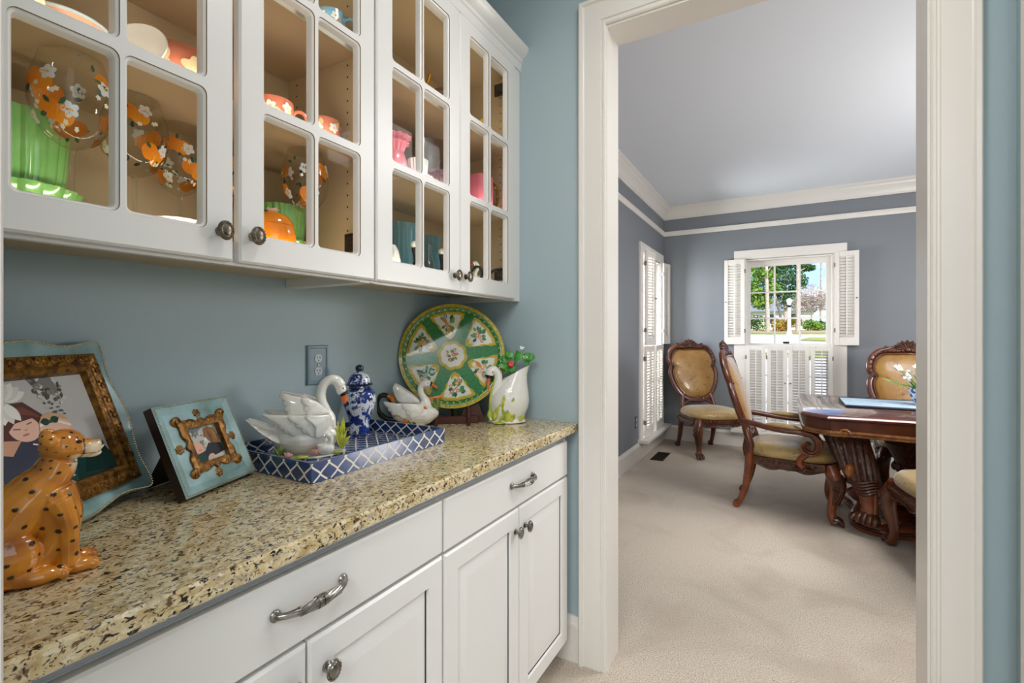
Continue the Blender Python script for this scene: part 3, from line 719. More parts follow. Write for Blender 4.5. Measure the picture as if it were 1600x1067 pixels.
ZS = [(1.452, 1.716), (1.733, 1.997), (2.012, 2.286)]
upper('left white wall cabinet with two glass doors over the photo frames', .165, .928, (1.722, 2.0), [
    (.183, .551, 1.397, 2.338, [(.233, .365), (.371, .501)], ZS, (.525, 1.451), .183),
    (.563, .926, 1.397, 2.338, [(.612, .739), (.747, .877)], ZS, (.590, 1.452), .926)], 0)
upper('right white wall cabinet with two glass doors over the green platter', .929, 1.7305, (1.722, 2.0), [
    (.932, 1.308, 1.397, 2.338, [(.990, 1.117), (1.124, 1.252)], ZS, (1.278, 1.448), .932),
    (1.310, 1.684, 1.397, 2.338, [(1.366, 1.489), (1.501, 1.628)], ZS, (1.340, 1.450), 1.684)], .012)
b = B(); pr = [(.30, 2.332), (.349, 2.332), (.350, 2.345), (.352, 2.362), (.357, 2.366), (.357, 2.378), (.364, 2.384), (.376, 2.394), (.384, 2.408), (.386, 2.418), (.30, 2.418)]
b.loft([[(x, .165, z) for x, z in pr], [(x, 1.7305, z) for x, z in pr]]); struct(b, 'trim_8', M_CAB, angle=25)

# ---------------------------------------------------------------- base cabinets
FX = .585
def handle_b(b, y0, y1, z, x=FX):
    ym = (y0+y1)/2; h = .025; L = y1-y0
    P = [(x, y0), (x+.010, y0+.001), (x+h*.72, y0+L*.08), (x+h, y0+L*.2), (x+h*1.08, y0+L*.38), (x+h*1.1, ym), (x+h*1.08, y1-L*.38), (x+h, y1-L*.2), (x+h*.72, y1-L*.08), (x+.010, y1-.001), (x, y1)]
    b.tube([(px, py, z) for px, py in P], [.0075, .0055, .0055, .0068, .0084, .0088, .0084, .0068, .0055, .0055, .0075], 14)
    for k in range(10):       # reeded strands
        a = 2*pi*k/10
        q = [(px, py) for px, py in P[3:8]]
        b.tube([(px+rq*cos(a+py*30), py, z+rq*sin(a+py*30)) for (px, py), rq in zip(q, (.0064, .0080, .0084, .0080, .0064))], .0018, 5)
    for yy in (ym-.005, ym+.005): b.tube([(x+h*1.1, yy-.004, z), (x+h*1.1, yy+.004, z)], .0108, 14)
    for yy in (y0, y1): b.ell((x+.003, yy, z), (.005, .010, .010), 12, 6)
fx = lambda y, z, h: (FX+h, y, z)
def panel_door(cab, y0, y1, z0, z1, knob):
    b = B(); R_ = [(0, -.018), (0, -.005), (.005, 0), (.052, 0), (.0535, -.007), (.0575, -.0085), (.062, -.0075), (.092, .000), (.093, .000)]
    rect_loops(b, y0, y1, z0, z1, R_, fx, [0, 0, 0, 0, 1, 0, 0, 0]); d = b.build('door', [M_CAB, M_DARKGAP], cab, angle=20)
    k = B(); knob_b(k, (FX, *knob)); k.build('knob', M_PEWTER, d)
def drawer(cab, y0, y1, z0, z1, h0, h1, hz):
    b = B(); rect_loops(b, y0, y1, z0, z1, [(0, -.018), (0, -.004), (.004, 0), (.006, 0)], fx); d = b.build('drawer', M_CAB, cab, angle=20)
    k = B(); handle_b(k, h0, h1, hz); k.build('pull_handle', M_PEWTER, d)
def base_cab(label, y0, y1, doors, dr):
    c = thing('base_cabinet', label, 'cabinet', (0, 0, 0), 0, 'base cabinets under the granite')
    b = B(); b.box(.002, .566, y0, y1, .10, .862); b.box(.002, .50, y0, y1, 0, .10); b.build('carcass', M_CAB, c, smooth=False)
    drawer(c, *dr)
    for d in doors: panel_door(c, *d)
base_cab('left white base cabinet with one wide drawer and a large pull handle', .14, .915,
         [(.165, .5385, .112, .726, (.503, .668)), (.5425, .912, .112, .726, (.578, .664))], (.165, .911, .734, .858, .478, .612, .804))
base_cab('right white base cabinet beside the doorway with two narrow doors', .9155, 1.683,
         [(.9195, 1.288, .112, .724, (1.262, .660)), (1.293, 1.662, .112, .724, (1.322, .660))], (.9195, 1.660, .732, .858, 1.238, 1.372, .804))
ct = thing('countertop', 'speckled beige and black granite countertop on the white base cabinets', 'countertop', (0, 0, 0))
b = B(); b.box(.001, .600, .14, 1.7305, .882, .915, c=.004); b.build('slab', M_GRAN, ct, smooth=False)
b = B(); b.box(.002, .572, .14, 1.683, .8625, .8815); b.build('subtop', M_SUB, ct, smooth=False)

# outlet over the counter
o = thing('wall_outlet', 'grey duplex outlet on the blue wall above the counter', 'outlet', (0, 1.018, 1.158))
fo = lambda y, z, h: (h, y, z)
b = B(); rect_loops(b, -.040, .040, -.062, .062, [(0, 0), (0, .004), (.003, .008), (.008, .009), (.011, .006), (.014, .0065), (.015, .0065)], fo); b.build('cover_plate', M_PLATE_GREY, o, angle=25)
M_RECEP = mat('receptacle_plastic', '#b9c2c8', .35)
for z in (-.0205, .0205):
    b = B(); pts = [(.0135*cos(t), max(-.0125, min(.0125, .0165*sin(t)))) for t in (2*pi*i/28 for i in range(28))]
    b.loft([[(.006, p, q+z) for p, q in pts], [(.0085, p*.97, q*.97+z) for p, q in pts]]); r = b.build('receptacle', M_RECEP, o, angle=30)
    b = B()
    for y in (-.0052, .0052): b.box(.0083, .0088, y-.0011, y+.0011, z-.001, z+.007)
    b.tube([(.0083, 0, z-.0065), (.0088, 0, z-.0065)], .0022, 8); b.build('slots', M_BLACK, r, smooth=False)
b = B(); b.tube([(.006, 0, 0), (.0082, 0, 0)], .0025, 8); b.build('screw', M_PEWTER, o)
# ---------------------------------------------------------------- things on the counter
CT = .915
def feather(b, root, tip, w, th, wide, n=7, curl=0, mi=0):
    """flat tapering feather / leaf blade; wide = width direction"""
    r = Vector(root); t = Vector(tip); d = t-r; wv = Vector(wide); wv = (wv - d*(wv.dot(d)/d.length_squared)).normalized(); nn = d.normalized().cross(wv).normalized(); rings = []
    for i in range(n):
        s = i/(n-1); q = max(.06, sin(pi*(.12+.86*s))**.75); p = r+d*s+nn*(curl*sin(pi*s)); k = 8
        rings.append([tuple(p + wv*(w*q*cos(2*pi*j/k)) + nn*(th*q*sin(2*pi*j/k))) for j in range(k)])
    return b.loft(rings, mi=mi)
def chain(b, pts, rad, n=14): return b.tube(smooth_path(pts), smooth_rad(rad), n)
def smooth_path(P, k=4):
    P = [Vector(p) for p in P]; out = []
    for i in range(len(P)-1):
        p0 = P[max(i-1, 0)]; p1 = P[i]; p2 = P[i+1]; p3 = P[min(i+2, len(P)-1)]
        for j in range(k):
            t = j/k; out.append(.5*((2*p1)+(p2-p0)*t+(2*p0-5*p1+4*p2-p3)*t*t+(3*p1-p0-3*p2+p3)*t**3))
    out.append(P[-1]); return out
def smooth_rad(r, k=4):
    out = []
    for a, c in zip(r, r[1:]):
        for j in range(k):
            t = j/k; t = t*t*(3-2*t)
            out.append(a+(c-a)*t if not isinstance(a, (tuple, list)) else (a[0]+(c[0]-a[0])*t, a[1]+(c[1]-a[1])*t))
    out.append(r[-1]); return out

def wing_shell(b, poly, yf, th, side):
    """folded wing: a scalloped outline in (x, z) bulging away from the body on one side"""
    c0 = sum(p[0] for p in poly)/len(poly); c1 = sum(p[1] for p in poly)/len(poly); rg = []
    P = [(p.x, p.y) for p in smooth_path([(x, z, 0) for x, z in poly+poly[:1]], 3)[:-1]]
    for k, d in ((.9, -.6), (1, -.2), (1.0, .5), (.95, .85), (.75, 1.15), (.45, 1.4), (.12, 1.5)):
        rg.append([(c0+(x-c0)*k, -side*(yf(c0+(x-c0)*k, c1+(z-c1)*k)+th*d), c1+(z-c1)*k) for x, z in P])
    return b.loft(rg)
# ---- picture frames
def lean_map(th, lift=0): return lambda x, y, h: (x, -h*cos(th)+y*sin(th), y*cos(th)+h*sin(th)+lift)
def frame_thing(name, label, bl, br, th, t):
    dx, dy = br[0]-bl[0], br[1]-bl[1]
    return thing(name, label, 'photo frame', (bl[0], bl[1], CT), math.atan2(dy, dx)), lean_map(th, t*sin(th))
sf, f = frame_thing('photo_frame', 'small square pale blue photo frame with gold scrollwork beside the lattice tray', (.2555, .512), (.1795, .704), R(24), .022)
W, H, T = .2065, .198, .022
b = B(); L = lambda i, h: [f(i, i, h), f(W-i, i, h), f(W-i, H-i, h), f(i, H-i, h)]
oi = .060
rg = [L(0, -T), L(0, -.002), L(.003, 0), L(.006, .001), L(.020, -.004), L(.030, -.002), L(oi-.002, -.001), L(oi, -.004), L(oi, -.010)]
for k in range(len(rg)-1): b.loft([rg[k], rg[k+1]], caps=False, mi=1 if k < 1 else 0)
b.add(L(0, -T), [(0,1,2,3)], 1); b.build('frame', [M_FRAMEBLUE, M_FRAMEBROWN], sf, angle=25)
b = B(); iw = oi+.001
for k in range(150):
    s = k/150*4; e = int(s); q = s-e; x, y = [(q, 0), (1, q), (1-q, 1), (0, 1-q)][e]
    b.ell(f(.0035+x*(W-.007), .0035+y*(H-.007), .0012), .0014, 6, 4)
o = b.build('bead_trim', M_PEARL, sf); o['kind'] = 'stuff'
b = B()
O = []
for i in range(96):    # wavy outer edge of the gilt border
    a = 2*pi*i/96; c_, s_ = cos(a), sin(a); k = 1/max(abs(c_), abs(s_)); e = abs(c_*s_)*2
    rr = (.0565+.010*max(0, e-.70)/.30+.0035*cos(16*a))*k*(1 if e < .93 else .95); O.append((W/2+rr*c_*1.03, H/2+rr*s_*.98))
I = []
for i in range(96):
    a = 2*pi*i/96; c_, s_ = cos(a), sin(a); k = 1/max(abs(c_), abs(s_)); I.append((W/2+(W/2-oi)*k*c_, H/2+(H/2-oi)*k*s_))
mid = [((p[0]+q[0])/2, (p[1]+q[1])/2) for p, q in zip(O, I)]
b.loft([[f(*p, -.003) for p in O], [f(*p, .003) for p in O], [f(*p, .006) for p in mid], [f(*p, .003) for p in I], [f(*p, -.008) for p in I]], caps=False)
for sx in (-1, 1):
    for sy in (-1, 1):
        x, y = W/2+sx*.062, H/2+sy*.058
        b.ell(f(x, y, -.001), (.013, .005, .013), 12, 6)
        b.tube([f(x+.008*cos(t)*(1-t/9), y+.008*sin(t)*(1-t/9), .0045) for t in (i*.5 for i in range(15))], .0012, 6)
for x, y in ((W/2, H/2+.069), (W/2, H/2-.069), (W/2+.074, H/2), (W/2-.074, H/2)):
    for k in range(7):
        a = 2*pi*k/7; b.ell(f(x+.0075*cos(a), y+.0075*sin(a), -.003), (.0042, .0022, .0042), 8, 5)
    b.ell(f(x, y, -.003), (.005, .0025, .005), 8, 5)
b.build('gilt_border', M_GILT, sf, angle=60)
fm = lambda u, v: (f(oi+u*(W-2*oi), oi+v*(H-2*oi), -.0098), f(0, 0, 1) if False else (0, -cos(R(24)), sin(R(24))))
rng = random.Random(3)
sh = [('#b9b4ae', [(0,0),(1,0),(1,1),(0,1)]), ('#7f8489', [(0,.8),(.35,.86),(.6,1),(0,1)])]
for i in range(26): sh.append((rng.choice(['#8b8f8c', '#d8d6d0', '#6d7668', '#c9c4bb']), ellp(.08+.5*rng.random(), .42+.45*rng.random(), .05+.05*rng.random(), .03, rng.random()*3)))
sh += [('#e3ddd4', ellp(.78, .84, .17, .14)), ('#8a5f3c', [(.60,.92),(.74,.98),(.93,.9),(1,.6),(.95,.42),(.72,.44),(.64,.6),(.55,.72)]), ('#6e4527', [(.7,.9),(.78,.7),(.76,.45),(.70,.5),(.66,.75)]), ('#a47a52', [(.84,.9),(.93,.75),(.9,.5),(.86,.6)]),
       ('#d9a58f', ellp(.24, .43, .16, .17)), ('#c78c76', ellp(.27, .36, .06, .03)), ('#2a2a30', [(.42,.3),(.6,.5),(.98,.42),(1,.15),(.8,.12),(.5,.1),(.2,.0),(.02,.0),(.1,.24)]), ('#1f3b37', [(.02,0),(.12,.24),(.36,.24),(.44,.1),(.36,0)]),
       ('#c9bdb2', [(.4,0),(.44,.12),(.7,.1),(1,.16),(1,0)]), ('#d6a596', ellp(.55, .12, .10, .06, .2))]
o = art('photo', sh, fm, M_PHOTO, sf, lift=0, curved=False)
b = B(); b.add([f(W*.25, H*.9, -T), f(W*.75, H*.9, -T), f(W*.7, .02, -T-.085), f(W*.3, .02, -T-.085)], [(0,1,2,3)])
b2 = B(); pts = [(W*.35, H*.8), (W*.65, H*.8), (W*.7, -.0), (W*.3, -.0)]
top = [f(x, y, -T) for x, y in pts[:2]]; botz = -0.0
e1 = (W*.68, top[1][1]+.075, .001); e2 = (W*.32, top[0][1]+.075, .001)
b2.loft([[top[0], top[1], e1, e2], [(p[0], p[1]+.004, p[2]+.002) for p in (top[0], top[1], e1, e2)]]); b2.build('easel_back', M_FRAMEBROWN, sf, smooth=False)

bf, f = frame_thing('photo_frame', 'large scalloped blue and gold photo frame behind the cheetah figurine', (.3237, .2165), (.104, .527), R(20), .02)
W, H, T = .380, .345, .02
def outline(W, H, amp, ins, n=44, r=.035):
    out = []
    for e in range(4):
        for i in range(n):
            s = i/n; off = amp*(cos(4*pi*s)-1)-ins
            x, y = [(s*W, -off), (W+off, s*H), (W-s*W, H+off), (-off, H-s*H)][e]
            out.append((x, y))
    for _ in range(16): out = [((out[i-1][0]+out[i][0]*2+out[(i+1) % len(out)][0])/4, (out[i-1][1]+out[i][1]*2+out[(i+1) % len(out)][1])/4) for i in range(len(out))]
    cx_, cy_ = W/2, H/2; res = []
    for x, y in out:
        res.append((max(ins, min(W-ins, x)), max(ins, min(H-ins, y))))
    return res
def rectpts(i, n=44):
    out = []
    for e in range(4):
        for k in range(n):
            s = k/n; w, h = W-2*i, H-2*i; x, y = [(s*w, 0), (w, s*h), (w-s*w, h), (0, h-s*h)][e]; out.append((x+i, y+i))
    return out
b = B(); O0 = outline(W, H, .0085, 0); O1 = outline(W, H, .0085, .004); O2 = outline(W, H, .006, .012)
F = lambda P, h: [f(x, y, h) for x, y in P]
rg = [F(O0, -T), F(O0, -.002), F(O1, .0015), F(O2, -.001), F(rectpts(.036), -.006), F(rectpts(.040), -.004)]
for k in range(len(rg)-1): b.loft([rg[k], rg[k+1]], caps=False, mi=1 if k < 1 else 0)
b.add(F(O0, -T), [tuple(range(len(O0)))], 1); b.build('frame', [M_FRAMEBLUE, M_FRAMEBROWN], bf, angle=35)
b = B(); rg = [F(rectpts(.034), -.006), F(rectpts(.036), .004), F(rectpts(.048), .007), F(rectpts(.056), .003), F(rectpts(.064), .006), F(rectpts(.071), .002), F(rectpts(.074), -.010)]
for k in range(len(rg)-1): b.loft([rg[k], rg[k+1]], caps=False)
for e in range(4):
    Ln = (W, H)[e % 2]-.085; n = int(Ln/.030)
    for k in range(1, n):
        s = .0425+Ln*k/n; x, y = [(s, .046), (W-.046, s), (W-s, H-.046), (.046, H-s)][e]
        for sg in (0, 1): b.tube([f(x+sg*.012*(1, 0)[e % 2]+(.0085-.0010*t)*cos(t+sg*2+e), y+sg*.012*(0, 1)[e % 2]+(.0085-.0010*t)*sin(t+sg*2+e), .0065) for t in (i*.62 for i in range(14))], .0013, 5)
b.build('gilt_border', M_GILT, bf, angle=40)
b = B()
P = O1; acc = 0
for i in range(len(P)):
    p, q = P[i], P[(i+1) % len(P)]; d = math.hypot(q[0]-p[0], q[1]-p[1])
    while acc < d: b.ell(f(p[0]+(q[0]-p[0])*acc/d, p[1]+(q[1]-p[1])*acc/d, .002), .0020, 6, 4); acc += .0052
    acc -= d
o = b.build('bead_trim', M_PEARL, bf); o['kind'] = 'stuff'
iw, ih = W-.148, H-.148
PX = lambda u, v: (.074+u*iw, .074+v*ih)
fm = lambda u, v: (f(*PX(u, v), -.0098), (0, -cos(R(20)), sin(R(20))))
rng = random.Random(9)
sh = [('#bdbab9', [(0,0),(1,0),(1,1),(0,1)]), ('#a7a5a2', [(0,.86),(.3,1),(0,1)]), ('#7d7c78', [(.48,1),(.70,1),(.74,.84),(.62,.84),(.52,.92)])]
for i in range(34): sh.append((rng.choice(['#55574f', '#87857a', '#9b978c', '#c9c7c2']), leafp(.52+.24*rng.random(), .76+.22*rng.random(), .03+.04*rng.random(), .010+.01*rng.random(), rng.random()*6)))
for i in range(12): sh.append(('#5d6160', leafp(.56+.16*rng.random(), .64+.14*rng.random(), .03, .008, rng.random()*6)))
# woman with a pale flower in dark auburn hair, navy dress
sh += [('#3d4052', [(0,0),(0,.42),(.16,.52),(.34,.54),(.50,.44),(.56,.30),(.60,0)]),
       ('#5a3a3a', [(.02,.40),(.02,.70),(.14,.80),(.38,.80),(.50,.66),(.47,.52),(.38,.60),(.22,.58),(.20,.44),(.10,.38)]), ('#754a42', [(.12,.74),(.36,.76),(.48,.64),(.40,.66),(.22,.68)]),
       ('#c89a82', [(.06,.40),(.14,.50),(.26,.47),(.16,.36)]), ('#e0b5a4', ellp(.32, .565, .125, .115, -.4, 22)), ('#5a3a3a', [(.16,.66),(.30,.70),(.44,.66),(.40,.645),(.26,.625),(.19,.56)]),
       ('#6b463f', ribbon([(.235,.578), (.285,.568)], .010)[0]), ('#6b463f', ribbon([(.345,.60), (.39,.612)], .009)[0]), ('#cf9b8b', ellp(.325, .555, .016, .010)), ('#b86f6a', ellp(.312, .513, .030, .009, .15))]
for k in range(17): a = .35+k*.30; sh.append((('#e4e2dd', '#d5d3cd')[k % 2], leafp(.22+.02*cos(a), .82, .20, .042, a, 6)))
sh += [('#c9c6bf', ellp(.22, .82, .035))]
# baby with a green bow headband
sh += [('#2c4a46', [(.40,.28),(.46,.40),(.74,.40),(.86,.30),(.90,.10),(.7,.0),(.45,.0)]), ('#e2b8a3', ellp(.565, .49, .145, .165, 0, 24)), ('#dcab95', ellp(.700, .475, .022, .034)), ('#caa07f', [(.43,.58),(.48,.65),(.57,.665),(.66,.63),(.70,.56),(.60,.61),(.52,.61)]),
       ('#efe7df', ribbon([(.44,.565), (.52,.585)], .022)[0]), ('#efe7df', ribbon([(.58,.585), (.70,.515)], .022)[0]), ('#274540', leafp(.535, .585, .085, .035, pi-.1)), ('#274540', leafp(.535, .585, .085, .035, .25)), ('#33574f', ellp(.535, .585, .018)),
       ('#80604f', ellp(.515, .462, .020, .007)), ('#80604f', ellp(.615, .462, .020, .007)), ('#d49f8b', ellp(.565, .435, .020, .013)), ('#c67f78', ellp(.565, .395, .030, .010)),
       ('#e3bba8', leafp(.62, .22, .10, .030, -1.2)), ('#efe3d8', ribbon([(.33,.42),(.42,.38),(.50,.39)], .012)[0]), ('#1d3a35', [(.58,.02),(.66,.26),(.80,.34),(.92,.30),(1,.12),(1,0),(.6,0)]), ('#16302c', [(.66,.04),(.74,.2),(.86,.16),(.82,.02)]), ('#e6bfae', leafp(.30, .12, .28, .040, -.25)), ('#dcb09d', leafp(.34, .20, .16, .022, -.35))]
sh = [(h, [(min(1, max(0, u)), min(1, max(0, v))) for u, v in p]) for h, p in sh]
art('photo', sh, fm, M_PHOTO, bf, lift=0, curved=False)
top = [f(W*.35, H*.8, -T), f(W*.65, H*.8, -T)]; e1 = (W*.68, top[1][1]+.08, .001); e2 = (W*.32, top[0][1]+.08, .001)
b2 = B(); b2.loft([[top[0], top[1], e1, e2], [(p[0], p[1]+.004, p[2]+.002) for p in (top[0], top[1], e1, e2)]]); b2.build('easel_back', M_FRAMEBROWN, bf, smooth=False)

# ---- cheetah figurine (seated, looking right)
ch = thing('cheetah_figurine', 'glossy orange ceramic cheetah figurine with black spots seated on the counter', 'figurine', (.392, .262, CT), facing(.392, .262))
b = B()
chain(b, [(-.060,.0,.030), (-.052,0,.060), (-.030,0,.095), (-.008,0,.122), (.006,0,.142), (.014,0,.160)], [.030, .040, .036, .031, .024, .021], 18)
chain(b, [(.002,0,.118), (.010,0,.085), (.008,0,.050), (-.01,0,.022)], [.030, .029, .026, .026], 16)
b.ell((.017, 0, .178), (.026, .023, .024), 20, 12); b.ell((.040, 0, .172), (.020, .0155, .014), 16, 10, Euler((0, .1, 0))); b.ell((.054, 0, .1745), (.009, .010, .0085), 12, 8); b.ell((.048, 0, .163), (.012, .010, .006), 12, 8)
for s in (-1, 1):
    b.ell((.002, s*.019, .192), (.010, .006, .012), 12, 8, Euler((s*.5, -.5, 0)))
    chain(b, [(.010, s*.016, .105), (.020, s*.018, .075), (.022, s*.018, .045), (.022, s*.018, .014)], [.019, .0145, .0125, .0135], 12)
    b.ell((.034, s*.018, .010), (.019, .0125, .0105), 14, 8); 
    for k in (-1, 0, 1): b.ell((.049, s*.018+k*.0065, .008), (.007, .0042, .0075), 8, 6)
    b.ell((-.040, s*.024, .040), (.036, .019, .038), 16, 10); b.ell((-.010, s*.030, .011), (.032, .013, .0115), 14, 8)
    for k in (-1, 0, 1): b.ell((.017, s*.030+k*.006, .008), (.007, .004, .007), 8, 6)
b.ell((-.025, 0, .008), (.062, .040, .009), 18, 6)
chain(b, [(-.082,0,.016), (-.085,.030,.012), (-.062,.052,.011), (-.03,.054,.011)], [.011,.010,.009,.008], 10)
o = b.build('body', M_CHEE, ch); bake(o, .0013, .5, 4)
_rng = random.Random(5)
def chee(P):
    n = len(P); C = np.zeros((n, 3)); mot = np.array([mnoise.noise(Vector(p*38)) for p in P])[:, None]
    C[:] = np.array(lin('#d88a22'))*(1-.75*np.clip(mot+.15, 0, 1)) + np.array(lin('#8f430e'))*.75*np.clip(mot+.15, 0, 1)
    cream = np.array(lin('#e6d3b4'))
    k = np.clip((P[:,0]-.036)/.010, 0, 1)*np.clip((.1835-P[:,2])/.006, 0, 1)*(P[:,2] > .14)
    k = np.maximum(k, np.clip((P[:,0]-.022-.35*np.maximum(0, .15-P[:,2]))/.008, 0, 1)*((P[:,2] > .085) & (P[:,2] < .166)))
    C = C*(1-k[:,None]) + cream*k[:,None]
    pts = []; idx = list(range(n)); _rng.shuffle(idx)
    for i in idx[:5000]:
        p = P[i]; md = .0175 if p[2] < .15 else .010
        if p[2] < .018 or (p[0] > .040 and p[2] > .14) : continue
        if all(np.sum((p-q)**2) > md*md for q, _ in pts): pts.append((p, (.0033 if p[2] < .15 else .0018)*(.75+.5*_rng.random())))
    for q, r in pts:
        d = P-q; d[:,2] *= 1.25; C[np.sum(d*d, 1) < r*r] = lin('#15100c')
    # nose, mouth line, tear marks, eyes
    C[(P[:,0] > .0585) & (P[:,2] > .1745)] = lin('#1a1210')
    for s in (-1, 1):
        for t in np.linspace(0, 1, 14):
            q = np.array([.0385-.006*t+.004*sin(3*t), 0, .184-.026*t]); d = P-q; C[(d[:,0]**2+d[:,2]**2 < .0011**2) & (P[:,1]*s > .004)] = lin('#15100c')
        for t in np.linspace(0, 1, 10):
            q = np.array([.060-.018*t, 0, .1665-.002*sin(3*t)]); d = P-q; C[(d[:,0]**2+d[:,2]**2 < .0008**2)] = lin('#5a3a2a')
    return C
paint(o, chee)
for s in (-1, 1):
    b = B(); b.ell((.0335, s*.0175, .1845), (.0036, .0022, .0026), 10, 6); e = b.build('eye', M_BLACK, ch)

# ---- lattice tray
tr = thing('serving_tray', 'navy blue serving tray with white lattice pattern under the swan tureen', 'tray', (.020, .717, CT))
TX, TY, TH = .344, .486, .047
b = B(); w = .008
rg = [[(0,0,0),(TX,0,0),(TX,TY,0),(0,TY,0)], [(0,0,TH),(TX,0,TH),(TX,TY,TH),(0,TY,TH)], [(w,w,TH),(TX-w,w,TH),(TX-w,TY-w,TH),(w,TY-w,TH)], [(w,w,.009),(TX-w,w,.009),(TX-w,TY-w,.009),(w,TY-w,.009)]]
b.loft(rg); b.build('body', M_BLUE, tr, smooth=False)
def lattice(L, Hh, P, Q, w, ph=0):
    """ogee trellis over L x Hh, cell pitch P, half height Q"""
    out = []; K = int(L/P)+3
    for k in range(-2, 2*K):
        for s in (1, -1):
            pts = []
            n = 26
            for i in range(n+1):
                v = Hh*i/n; q = (v/Q+ph) % 2; q = q if q < 1 else 2-q; q = q*q*(3-2*q)*.55+q*.45
                pts.append((k*P+s*q*P/2, v))
            pts = [(u, v) for u, v in pts if -.004 < u < L+.004]
            if len(pts) > 1:
                for r in ribbon_strip(pts, w): out.append(('#e6e3da', [(min(L, max(0, u)), min(Hh, max(0, v))) for u, v in r], 0 if s > 0 else 1))
    return out
yy = TH-.003
side = lambda L: lattice(L, TH-.003, L/round(L/.050), .0225, .0044, .25)
mk = lambda name, fm, sh: art(name, sh, fm, M_ART, tr, lift=.0002, step_=.00004, curved=False)
mk('lattice_print', lambda u, v: ((TX, u, v+.0015), (1,0,0)), side(TY)); mk('lattice_print', lambda u, v: ((u, 0, v+.0015), (0,-1,0)), side(TX))
mk('lattice_print', lambda u, v: ((w, u+w, v*.85+.010), (1,0,0)), side(TY-2*w)); mk('lattice_print', lambda u, v: ((u+w, TY-w, v*.85+.010), (0,-1,0)), side(TX-2*w))
mk('lattice_print', lambda u, v: ((u+w, w, v*.85+.010), (0,1,0)), side(TX-2*w))
mk('lattice_print', lambda u, v: ((v+w, u+w, .0092), (0,0,1)), lattice(TY-2*w, TX-2*w, (TY-2*w)/11, .0235, .0044))

# ---- swan tureen
tz = CT+.0095
ts = thing('swan_tureen', 'large white ceramic swan tureen with curved neck standing in the lattice tray', 'tureen', (.150, .872, tz), facing(.150, .872))
b = B(); b.lathe([(.0, 0), (.095, 0), (.099, .003), (.095, .006), (0, .007)], 40, sx=1, sy=.68); b.build('base_plate', M_WHITE, ts)
b = B()
chain(b, [(-.108,0,.082), (-.09,0,.066), (-.06,0,.055), (-.02,0,.050), (.025,0,.052), (.055,0,.060), (.070,0,.074)], [(.006,.004), (.026,.018), (.050,.038), (.062,.046), (.056,.045), (.036,.036), (.016,.022)], 22)
b.ell((-.01, 0, .018), (.055, .036, .016), 20, 8); b.ell((-.025, 0, .085), (.062, .044, .026), 20, 10)
chain(b, [(.046,0,.066), (.050,0,.092), (.042,0,.118), (.034,0,.145), (.0335,0,.170), (.042,0,.192), (.059,0,.203), (.075,0,.198), (.084,0,.184)], [.028, .022, .0165, .0135, .0128, .0130, .0138, .0152, .0160], 16)
b.ell((.086, 0, .174), (.0145, .0135, .018), 14, 10)
o = b.build('body', M_WHITE, ts); bake(o, .0024, .5, 4)
for s in (-1, 1):
    g = B(); cv = lambda P: [((x-600)/3345, (840-y_)/3074-.004) for x, y_ in P]
    rowA = [(470,470),(330,462),(232,452),(262,486),(300,492),(318,528),(352,538),(366,574),(398,582),(412,614),(452,622),(480,642),(560,655),(600,600),(560,520)]
    rowB = [(640,474),(520,472),(436,474),(452,512),(486,524),(500,566),(540,580),(556,616),(596,628),(650,662),(690,600),(680,520)]
    rowC = [(785,480),(680,476),(578,474),(592,512),(628,530),(640,568),(660,590),(650,630),(668,664),(730,640),(775,570)]
    for k, rw in enumerate((rowA, rowB, rowC)): wing_shell(g, cv(rw), lambda a, z, k=k: .040+.006*k+.012*sin(pi*min(1, max(0, (a+.10)/.17)))-.05*max(0, .055-z), .006, s)
    g.build('wing', M_WHITEB, ts, angle=50)
    g = B()
    lw = [(600,484),(520,484),(440,480),(424,440),(402,432),(412,396),(384,372),(392,346),(362,318),(372,298),(410,298),(470,316),(560,338),(620,380),(640,440)]
    lw2 = [(785,468),(740,480),(600,486),(578,450),(556,430),(566,396),(540,372),(548,334),(600,340),(680,378),(745,430)]
    for k, rw in enumerate((lw, lw2)): wing_shell(g, cv(rw), lambda a, z, k=k: .036+.005*k+.008*sin(pi*min(1, max(0, (a+.08)/.15)))-.22*max(0, z-.115), .007, s)
    g.build('lid_wing', M_WHITEB, ts, angle=50)
g = B()
for k, (x, y, z) in enumerate([(-.150,-.012,.106), (-.138,-.026,.096), (-.120,-.040,.082), (-.098,-.05,.066), (-.146,.012,.106), (-.13,.026,.09)]): feather(g, (-.055, y*.5, .050), (x, y, z), .016, .004, (0, .75, .6))
g.build('tail', M_WHITEB, ts)
for y in (-.0125, .0125):
    b = B(); b.ell((.0905, y*1.02, .1785), (.0022, .0016, .0022), 8, 6); b.build('eye', mat('dark_brown', '#3a1510', .2), ts)
b = B(); chain(b, [(.090,0,.166), (.094,0,.158)], [.0125, .0105], 12); b.build('bill_base', M_BLACK, ts)
b = B(); chain(b, [(.092,0,.160), (.0945,0,.146), (.0955,0,.134)], [(.0075,.0085), (.006,.0075), (.003,.004)], 10); b.build('bill', M_BEAK, ts)
def leaf_clump(parent, c, leaves, m, name='leaf_clump', w=.008, th=.003):
    b = B()
    for dx, dy, dz, s in leaves: feather(b, c, (c[0]+dx, c[1]+dy, c[2]+dz), w*s, th, (cos(dx*90), 0.5, .1), curl=.004)
    return b.build(name, m, parent)
leaf_clump(ts, (.088, -.020, .012), [(.002,-.006,.088,1.2), (-.012,-.004,.078,1.1), (.014,-.004,.056,1.0), (-.016,-.012,.045,1), (.020,-.010,.036,.9), (.004,-.016,.034,1), (-.004,-.016,.05,1.1), (.016,-.016,.020,.8)], M_GREENL)
